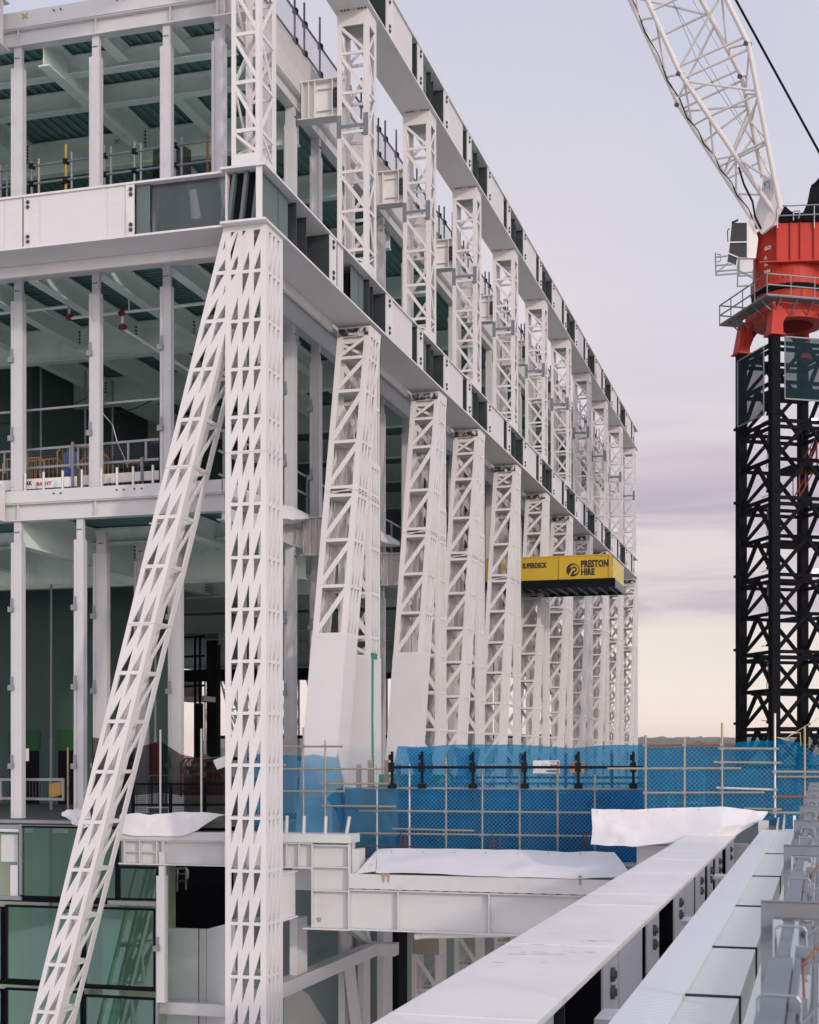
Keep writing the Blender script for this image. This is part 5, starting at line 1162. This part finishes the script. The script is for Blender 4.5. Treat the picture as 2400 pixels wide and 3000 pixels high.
# white letters round the drum
q = MB()
def drum_text(s, px, py, h):
    vv, ff = text_mb(s, h); o = len(q.v)
    base = math.atan2(-CY * 1.0, -CX)
    # start angle from the bearing
    t0 = math.atan2(atD(px, 0, 65.6).y - CY, atD(px, 0, 65.6).x - CX)
    z0 = (HZ - py) / F * 65.8
    for a, b, c in vv: t = t0 + a / 1.675; q.v.append((CX + 1.675 * math.cos(t), CY + 1.675 * math.sin(t), z0 + c))
    for f in ff: q.face([o + i for i in f])
drum_text('GO', 2208, 731, .19); drum_text('A', 2206, 757, .17); drum_text('33', 2206, 776, .17); drum_text('nes', 2207, 797, .14)
part('lettering', q, SIGNW, dr)
# counter deck box (runs to the right)
q = MB(); bx = [(2275, 64.9), (2480, 62.6)]
def BX(px, d, z): p = atD(px, 0, d); return (p.x, p.y, z)
f0, f1, b0, b1 = BX(2277, 65.3, 0), BX(2520, 65.0, 0), BX(2330, 68.8, 0), BX(2560, 68.6, 0)
def slabz(mb, z0, z1, pts): return mb.prism([(p[0], p[1], z0) for p in pts], [(p[0], p[1], z1) for p in pts])
slabz(q, zs0 + .95, zs1 - .02, [f0, f1, b1, b0])
for t in (0.0, .165, .285, .45):
    x, y = f0[0] + (f1[0] - f0[0]) * t, f0[1] + (f1[1] - f0[1]) * t
    q.box(x - .02, x + .02, y - .12, y - .001, zs0 + .99, zs1 - .04)
fr_ = [BX(2225, 65.2, 0), BX(2520, 64.7, 0), BX(2520, 65.2, 0), BX(2260, 65.5, 0)]
slabz(q, zs0 + .88, zs0 + .94, fr_)
part('deck_box', q, RED, CR)
q = MB(); zt2 = zs1
slabz(q, zt2 + .0, zt2 + .38, [BX(2280, 65.2, 0), BX(2520, 64.8, 0), BX(2560, 68.6, 0), BX(2330, 68.7, 0)])
q.prism([BX(2281, 65.1, zt2 + .381), BX(2330, 65.1, zt2 + .381), BX(2318, 65.1, zt2 + .45), BX(2296, 65.1, zt2 + .75), BX(2284, 65.1, zt2 + .74), BX(2277, 65.1, zt2 + .6)], [BX(2283, 65.5, zt2 + .381), BX(2332, 65.5, zt2 + .381), BX(2320, 65.5, zt2 + .45), BX(2298, 65.5, zt2 + .75), BX(2286, 65.5, zt2 + .74), BX(2279, 65.5, zt2 + .6)])
part('machine_deck', q, BLACK, CR)
q = MB()
for py in (601, 629): q.tube(atD(2278, py + 3, 65), atD(2440, py - 3, 64.6), .03, 6)
for px in (2278, 2386): q.tube(atD(px, 604, 65), atD(px, 668, 65), .03, 6)
q.path([atD(2325, 645, 65), atD(2325, 619, 65), atD(2345, 617, 65), atD(2340, 640, 65)], .03, 6)
part('deck_rail', q, GALV, CR)
q = MB(); pf = [(2340, 650), (2365, 597), (2374, 550), (2400, 520), (2430, 470), (2470, 520), (2450, 650)]
q.prism([atD(x, y, 65.3) for x, y in pf], [atD(x, y, 66.2) for x, y in pf]); q.tube(atD(2378, 545, 65.2), atD(2440, 500, 65.2), .05, 6)
part('winch_frame', q, BLACK, CR)
# jib ----------------------------------------------------------------------------------
JB = thing('tower_crane_jib', '', '', (0, 0, 0)) if False else None
jd = 64.2
P_ = lambda px, py, d: atD(px, py, d)
Bk = [P_(1995, 217, 64.6), P_(2193, 128, 62.6), P_(1990, 308, 65.6), P_(2175, 225, 63.8)]      # break points of the four chords: near left, near right, low left, low right
Ft = [P_(2272, 628, 65.2), P_(2286, 610, 64.4), P_(2222, 668, 66.0), P_(2236, 520, 65.6)]
Tp = [P_(1897 - 215, -476, 63.4), P_(2133 - 280, -565, 61.4), P_(1860 - 190, -385, 64.4), P_(2075 - 265, -468, 62.6)]
q = MB()
for f_, b_, t_ in zip(Ft, Bk, Tp): q.tube(f_, b_, .115, 10); q.tube(b_, t_, .115, 10)
jb = part('jib', q, CWHITE, CR, smooth=False)
def ch(i, t): return Ft[i].lerp(Bk[i], t) if t <= 1 else Bk[i].lerp(Tp[i], t - 1)
q = MB()
ts_up = [1 + k * .243 for k in range(5)]; ts_lo = [.14, .42, .7, .97]
for i, j in ((0, 1), (2, 3), (0, 2), (1, 3)):
    for seq, fl_ in ((ts_up, 0), (ts_lo, 1)):
        for k in range(len(seq) - 1):
            a, b = seq[k], seq[k + 1]
            if (i, j) in ((0, 1), (2, 3)):
                q.tube(ch(i, b if fl_ else a + .03), ch(j, b if fl_ else a + .03), .055, 8)
                q.tube(ch(i, a + .02), ch(j, b - .02), .055, 8) if k % 2 == fl_ else q.tube(ch(j, a + .02), ch(i, b - .02), .055, 8)
            else:
                m_ = (a + b) / 2
                q.tube(ch(i, a), ch(j, m_), .048, 8); q.tube(ch(j, m_), ch(i, b), .048, 8)
q.tube(ch(2, .5), ch(1, .4), .05, 8)
part('jib_lacing', q, CWHITE, CR)
q = MB(); q.prism([P_(2290, 605, 64.9), P_(2276, 540, 64.9), P_(2236, 515, 65.5), P_(2232, 560, 65.6), P_(2205, 640, 66), P_(2230, 685, 65.5), P_(2262, 660, 65.2)], [v + Vector((.1, .12, 0)) for v in (P_(2290, 605, 64.9), P_(2276, 540, 64.9), P_(2236, 515, 65.5), P_(2232, 560, 65.6), P_(2205, 640, 66), P_(2230, 685, 65.5), P_(2262, 660, 65.2))])
part('jib_foot', q, CWHITE, CR)
q = MB()
for c_ in Bk: q.tube(c_ - Vector((.15, .12, 0)), c_ + Vector((.1, .1, 0)), .1, 10)
part('chord_pin', q, BOLTM, CR)
q = MB(); 
for k in range(9):
    a, b = ch(2, .05 + k * .21), ch(2, .05 + (k + 1) * .21); m_ = (a + b) / 2 + Vector((.09, -.05, .02)); q.path([a + Vector((-.03, -.15, 0)), m_, b + Vector((-.03, -.15, 0))], .03, 6)
q.path([P_(2165, 490, 64.6), P_(2180, 540, 64.5), P_(2205, 590, 64.8), P_(2213, 635, 65), P_(2230, 670, 65)], .05, 6)
part('hose', q, BLACKP, CR)
q = MB(); q.path([P_(2243, 545, 65), P_(2240, 535, 65), P_(2255, 530, 65), P_(2256, 552, 65)], .05, 6); q.prism([P_(2237, 555, 64.9), P_(2256, 552, 64.9), P_(2246, 535, 64.9)], [P_(2237, 555, 65.1), P_(2256, 552, 65.1), P_(2246, 535, 65.1)]); part('flood_light', q, GRATE, CR)
q = MB(); q.tube(P_(2150, -12, 65), P_(2440, 518, 65.6), .055, 8); part('luffing_rope', q, BLACK, CR)
q = MB()
q.path([P_(1965, -5, 64), P_(2245, 480, 65)], .012, 5); q.path([P_(2030, 0, 63), P_(2110, 148, 63.5)], .01, 5); q.path([P_(2127, 186, 63.4), P_(2240, 425, 65)], .01, 5); q.path([P_(1970, 0, 64), P_(2040, 170, 64.2), P_(2215, 430, 65)], .014, 5)
part('hoist_rope', q, GALVD, CR)
q = MB(); q.prism([P_(2360, 137, 0.1)] * 3, [P_(2360, 137, 0.1)] * 3) if False else None
# cab ------------------------------------------------------------------------------------
def quad_prism(pts, d0, d1): return ([atD(x, y, d0) for x, y in pts], [atD(x, y, d1) for x, y in pts])
q = MB(); q.prism(*quad_prism([(2190, 652), (2160, 645), (2145, 652), (2132, 740), (2160, 756), (2215, 756), (2222, 700), (2205, 640)], 65.3, 66.6)); cab = part('cab', q, CWHITE, CR)
q = MB(); q.prism(*quad_prism([(2143, 653), (2190, 652), (2190, 708), (2137, 709)], 65.24, 65.29)); q.prism(*quad_prism([(2136, 712), (2190, 711), (2190, 752), (2163, 752), (2133, 740)], 65.24, 65.29)); q.prism(*quad_prism([(2134, 743), (2161, 755), (2157, 780), (2129, 768)], 65.24, 65.4)); part('cab_window', q, CABG, cab)
q = MB()
for pa, pb in (((2143, 652), (2134, 742)), ((2137, 710), (2191, 709)), ((2134, 742), (2162, 754)), ((2162, 754), (2158, 780)), ((2133, 742), (2129, 768)), ((2129, 768), (2158, 780)), ((2190, 652), (2190, 753))): q.bar(atD(*pa, 65.2), atD(*pb, 65.2), .05, .05)
part('window_frame', q, CWHITE, cab)
q = MB(); q.tube(atD(2144, 652, 65.2), atD(2163, 644, 65.2), .04, 6); q.path([atD(2133, 708, 65.4), atD(2132, 675, 65.4), atD(2138, 669, 65.4)], .025, 6); part('wiper_arm', q, BLACKP, cab)
q = MB(); q.prism(*quad_prism([(2166, 757), (2207, 755), (2207, 790), (2166, 792)], 65.4, 66.8)); part('cab_underside', q, EDGE, CR)
q = MB()
for d in (65.2, 66.6):
    for pa, pb in (((2096, 742), (2098, 806)), ((2096, 753), (2132, 750)), ((2097, 778), (2150, 774)), ((2098, 795), (2160, 790)), ((2098, 806), (2207, 797)), ((2162, 756), (2161, 839)), ((2161, 839), (2207, 835)), ((2161, 790), (2207, 815)), ((2163, 808), (2207, 806)), ((2166, 756), (2165, 808)), ((2098, 800), (2135, 770))): q.bar(atD(*pa, d), atD(*pb, d), .06, .06)
for pa in ((2096, 742), (2098, 806), (2161, 839), (2207, 797)): q.bar(atD(*pa, 65.2), atD(*pa, 66.6), .05, .05)
q.path([atD(2100, 744, 65.2), atD(2111, 746, 65.2), atD(2112, 762, 65.2), atD(2107, 767, 65.2), atD(2100, 767, 65.2)], .02, 6)
part('cab_platform', q, GRATE, CR)
# ================================================================== FOREGROUND GIRDERS AND RAILING
h1 = 1.77
GX0, GX1 = -2.84, -1.80
GY1 = 32.6
GG = thing('box_girder', 'long white steel box girder running away from the viewer with bolted plates along its side', 'girder', (-2.3, 20, -3.07))
q = MB(); q.box(GX0, GX1, 1.0, GY1, -h1 - .05, -h1); q.box(GX0, GX1, 1.0, GY1, -h1 - 1.3, -h1 - 1.25); q.box(GX0 + .06, GX0 + .09, 1.0, GY1 - .05, -h1 - 1.249, -h1 - .051)
part('flange', q, GIRD, GG)
SEAM = mat('pale_weld', (.83, .82, .80), .5)
for y in (9.4, 13.2, 16.9, 18.3, 21.7, 24.6, 26.8, 29.6): part('weld_seam', MB().box(GX0 + .002, GX1 - .002, y, y + .014, -h1 + .0005, -h1 + .004), SEAM, GG)
a, b = -h1 - 1.248, -h1 - .052
crs = lambda zx: onX(1600 + zx / 2.156, GX1)
def gplate(x0_, x1_):
    y0_, y1_ = crs(x0_), crs(x1_); q = MB(); q.box(GX1 - .04, GX1 - .02, y0_, y1_, a, b); q.k = 2; q.box(GX0 + .2, GX1 - .041, y0_, y0_ + .03, a, b); q.box(GX0 + .2, GX1 - .041, y1_ - .03, y1_, a, b); q.k = 1  # inner returns blackened to match the shade in the openings
    for z in (b - .16, b - .32, a + .16, a + .32): q.bolt((GX1 - .02, (y0_ + y1_) / 2, z), (1, 0, 0), .07, .035)
    part('stiffener_plate', q, [WHITE, BOLTM, BLACK], GG)
def gcover(x0_, x1_): part('cover_panel', MB().box(GX1 - .03, GX1 - .012, crs(x0_), crs(x1_), a, b), PANEL, GG)
def gdark(x0_, x1_):
    y0_, y1_ = crs(x0_), crs(x1_); q = MB(); q.box(GX0 + .1, GX0 + .12, y0_, y1_, a, b)
    for k in (.33, .62): q.box(GX0 + .13, GX1 - .2, y0_ + (y1_ - y0_) * k, y0_ + (y1_ - y0_) * k + .03, a, b)
    q.k = 1; q.box(GX1 - .5, GX1 - .48, y0_, y1_, a, b - .02); part('open_web', q, [OPEN, BLACK], GG)  # black backing puts the shade of the girder side into colour
for d_, p_, c_ in (((60, 375), (377, 470), (472, 615)), ((617, 650), (652, 725), None), ((727, 820), (822, 884), (886, 940)), ((942, 955), (957, 1012), None), ((1014, 1030), (1032, 1062), None), ((1064, 1078), (1080, 1120), None), ((1122, 1145), (1147, 1193), None)):
    gdark(*d_); gplate(*p_)
    if c_: gcover(*c_)
ylo = crs(58); part('cover_panel', MB().box(GX1 - .03, GX1 - .012, 1.0, ylo, a, b), PANEL, GG)
# ochre water marks left on the top of the girder
OCH = mat('ochre_mark', (.62, .50, .36), .5, var=.1)
rs = random.Random(3)
for k in range(22):
    px, py = rs.uniform(1450, 1800), rs.choice((2757, 2768, 2772, 2776, 2790, 2796, 2820)); d = F * h1 / (py - HZ); c_ = atD(px, py, d)
    if not GX0 + .1 < c_.x < GX1 - .1: continue
    a_, b_ = rs.uniform(.012, .07), rs.uniform(.006, .022); n = 14
    part('water_mark', MB().poly([(c_.x + a_ * (1 + .35 * rs.random()) * math.cos(6.283 * i / n), c_.y + b_ * (1 + .6 * rs.random()) * math.sin(6.283 * i / n), -h1 + .0015) for i in range(n)]), OCH, GG)
# small white bracket tables between the girders
for i, (px, py, X) in enumerate(((1985, 2698, -1.75), (2080, 2567, -1.75), (1722, 2985, -1.75))):
    Y = onX(px, X); z = zat(py, X, Y); q = MB(); q.box(X + .05, X + .75, Y, Y + .5, z - .05, z)
    for x in (X + .12, X + .22): q.box(x, x + .03, Y + .05, Y + .08, z - .9, z - .051)
    q.box(X + .3, X + .7, Y + .1, Y + .14, z - .25, z - .051)
    solo('support_bracket', q, EDGE, ('pale bracket table between the girder and the capping, the middle one', 'pale bracket table between the girder and the capping, the farthest one', 'pale bracket table between the girder and the capping, cut by the lower picture edge')[i], 'bracket', (X + .4, Y, z - .9), 'bracket tables beside the girder')
part('girder_end_block', MB().box(onY(2152, 32.7) - .02, onY(2193, 32.7), 32.62, 32.9, -3.0, -1.98), EDGE, GG)
# ribbed capping ------------------------------------------------------------------------
h2_ = 1.58
CP = thing('ribbed_capping', 'long pale ribbed metal capping with dark taped joints beside the railing', 'capping', (-.9, 20, -2.6))
RIB = bpy.data.materials.new('ribbed_white'); RIB.use_nodes = True; t_ = RIB.node_tree; b_ = t_.nodes['Principled BSDF']
b_.inputs['Base Color'].default_value = (.74, .745, .735, 1); b_.inputs['Roughness'].default_value = .4
gg = t_.nodes.new('ShaderNodeNewGeometry'); wv = t_.nodes.new('ShaderNodeTexWave'); wv.wave_type = 'BANDS'; wv.bands_direction = 'Y'; wv.inputs['Scale'].default_value = 6; bp_ = t_.nodes.new('ShaderNodeBump'); bp_.inputs['Strength'].default_value = .9; bp_.inputs['Distance'].default_value = .01
t_.links.new(gg.outputs['Position'], wv.inputs['Vector']); t_.links.new(wv.outputs['Fac'], bp_.inputs['Height']); t_.links.new(bp_.outputs[0], b_.inputs['Normal'])
RIBG = RIB.copy(); RIBG.name = 'ribbed_grey_green'; RIBG.node_tree.nodes['Principled BSDF'].inputs['Base Color'].default_value = (.66, .67, .63, 1); RIBG.node_tree.nodes['Principled BSDF'].inputs['Roughness'].default_value = .62
c0, c1, c2 = -1.2, -.87, -.52
q = MB(); q.box(c0, c1, .5, 31.2, -h2_ - .06, -h2_); q.box(c0, c0 + .02, .5, 31.2, -2.9, -h2_ - .061)
part('upper_sheet', q, RIB, CP)
q = MB(); q.box(c1 + .001, c2, .5, 32.2, -h2_ - .12, -h2_ - .03); q.box(c2 - .02, c2, .5, 32.2, -2.5, -h2_ - .121); q.box(c2, c2 + .05, .5, 32.2, -2.5, -2.3)
part('lower_sheet', q, RIBG, CP)
for k, y in enumerate((6.0, 7.55, 9.7, 12.2, 15.6, 19.5, 24)):
    q = MB(); q.box(c1, c2 + .012, y, y + .05, -h2_ - .028, -h2_ - .018); q.box(c2 + .001, c2 + .014, y, y + .04, -2.3, -h2_ - .018); part('taped_joint', q, DARKNET, CP)

q = MB(); q.bar((c1 - .02, 31.3, -1.6), (c1 - .02, 32.6, -1.45), .03, .16); q.bar((c1 + .1, 31.6, -1.6), (c1 + .1, 32.9, -1.4), .03, .18); part('end_angle', q, EDGE, CP)
solo('white_post', pbox(2324, 2332, 2390, 2440, 31.5, .1), SIGNW, 'short white post at the far end of the ribbed capping', 'post', tuple(atY(2324, 2440, 31.5)))
solo('edge_block', pbox(2222, 2252, 2405, 2450, 31.8, .3), EDGE, 'pale steel block beyond the white half of the ribbed capping', 'steel block', tuple(atY(2222, 2450, 31.8)))
# galvanised railing ----------------------------------------------------------------------
RL = thing('safety_railing', 'galvanised railing of hooked brackets and sliding rails along the roof edge at the right', 'railing', (-.05, 12, -1.6))
hb = .53
def bracket(y):
    q = MB(); z = -hb; x0_ = -.209
    q.box(x0_, x0_ + .042, y, y + .008, z - .38, z); q.box(x0_ + .0421, .16, y, y + .008, z - .058, z)
    q.box(x0_ + .043, .02, y + .0085, y + .016, z - .066, z - .052)
    q.box(-.02, .05, y + .009, y + .07, z - .22, z - .051); q.box(.0, .055, y + .02, y + .07, z - 1.2, z - .221)
    q.prism([(x0_, y - .012, z), (.16, y - .012, z), (.16, y, z - .004), (x0_, y, z - .004)], [(x0_, y - .012, z + .006), (.16, y - .012, z + .006), (.16, y, z + .003), (x0_, y, z + .003)])
    q.k = 1; q.bolt((.055, y, z - .02), (0, -1, 0), .012, .01); q.bolt((.02, y, z - .022), (0, -1, 0), .006, .006)
    part('hook_bracket', q, [GALVD, BOLTM], RL)
for y in (5.35, 8.7, 12.0, 15.3, 18.6, 21.9, 25.2, 28.5): bracket(y)
y = 2.5; k = 0
while y < 28:
    q = MB(); z = -.60
    q.box(-.145, -.08, y, y + 1.9, z - .05, z); q.box(-.128, -.094, y + 1.9005, y + 3.29, z - .04, z + .005); q.box(-.077, -.058, y, y + 2.2, z - .06, z - .02)
    part('rail', q, GALVD, RL)
    for yy in (y + .95, y + 2.35): q = MB(); q.path([(-.142, yy, z - .1), (-.142, yy, z + .03), (-.13, yy, z + .04), (-.055, yy, z + .038), (-.045, yy, z + .025), (-.045, yy, z - .14)], .0045, 6); part('wire_clip', q, GALV, RL)
    y += 3.3; k += 1
q = MB()
for z in (-.75, -.95, -1.15): q.box(-.03, -.015, 2, 28, z, z + .02)
for i in range(170): q.tube((-.02, 2.2 + i * .15, -1.5), (-.02, 2.2 + i * .15, -.7), .003, 4)
part('mesh_infill', q, GALVD, RL)
q = MB(); q.box(-.45, 6, -1, 30, -1.75, -1.62); solo('roof_walkway', q, mat('pale_walkway', (.66, .67, .64), .7, var=.08, vscale=3, stain=(.35, .33, .3), stain_amt=.5, stain_scale=5), 'pale walkway floor at the right edge behind the railing', 'walkway', (2, 15, -1.75))
q = MB(); q.box(.10, .13, 2, 31, -1.6, -1.28); solo('screen_wall', q, mat('white_mesh_wall', (.68, .70, .68), .5, var=.06, vscale=6), 'white ribbed screen wall behind the galvanised railing', 'screen', (.1, 15, -1.6))

# loose tie wires and clamps along the railing
for k, y in enumerate((3.3, 4.3, 5.0, 6.4, 7.6, 9.6, 11.2, 13.6, 16.5)):
    q = MB(); z = -.58; j = rs.uniform(-.02, .02)
    q.path([(-.05, y, z - .03), (.0 + j, y + .1, z + .01), (.07, y + .16, z - .05 + j), (.16, y + .1, z - .08), (.30, y + .3, z - .10)], .004, 5)
    q.path([(-.05, y + .02, z - .03), (-.03 + j, y - .08, z - .15), (-.045, y - .03, z - .34)], .004, 5)
    part('tie_wire', q, RUST if k % 3 == 1 else GALVD, RL)
    q = MB(); q.box(-.075, -.03, y + .3, y + .36, z - .1, z - .02); q.k = 1; q.bolt((-.052, y + .3, z - .06), (0, -1, 0), .014, .012); part('clamp', q, [GALVD, BOLTM], RL)
# ================================================================== HAZE
hz = MB(); hz.box(-4600, 4600, -2600, 4300, -35.2, 66)
HZM = bpy.data.materials.new('evening_haze'); HZM.use_nodes = True; ht = HZM.node_tree
for n in list(ht.nodes):
    if n.type == 'BSDF_PRINCIPLED': ht.nodes.remove(n)
pv = ht.nodes.new('ShaderNodeVolumePrincipled'); pv.inputs['Color'].default_value = (1, .93, .90, 1); pv.inputs['Density'].default_value = .00011; pv.inputs['Anisotropy'].default_value = .2
ht.links.new(pv.outputs[0], ht.nodes['Material Output'].inputs['Volume'])
solo('haze', hz, HZM, None, None, (0, 0, -35), kind='stuff')
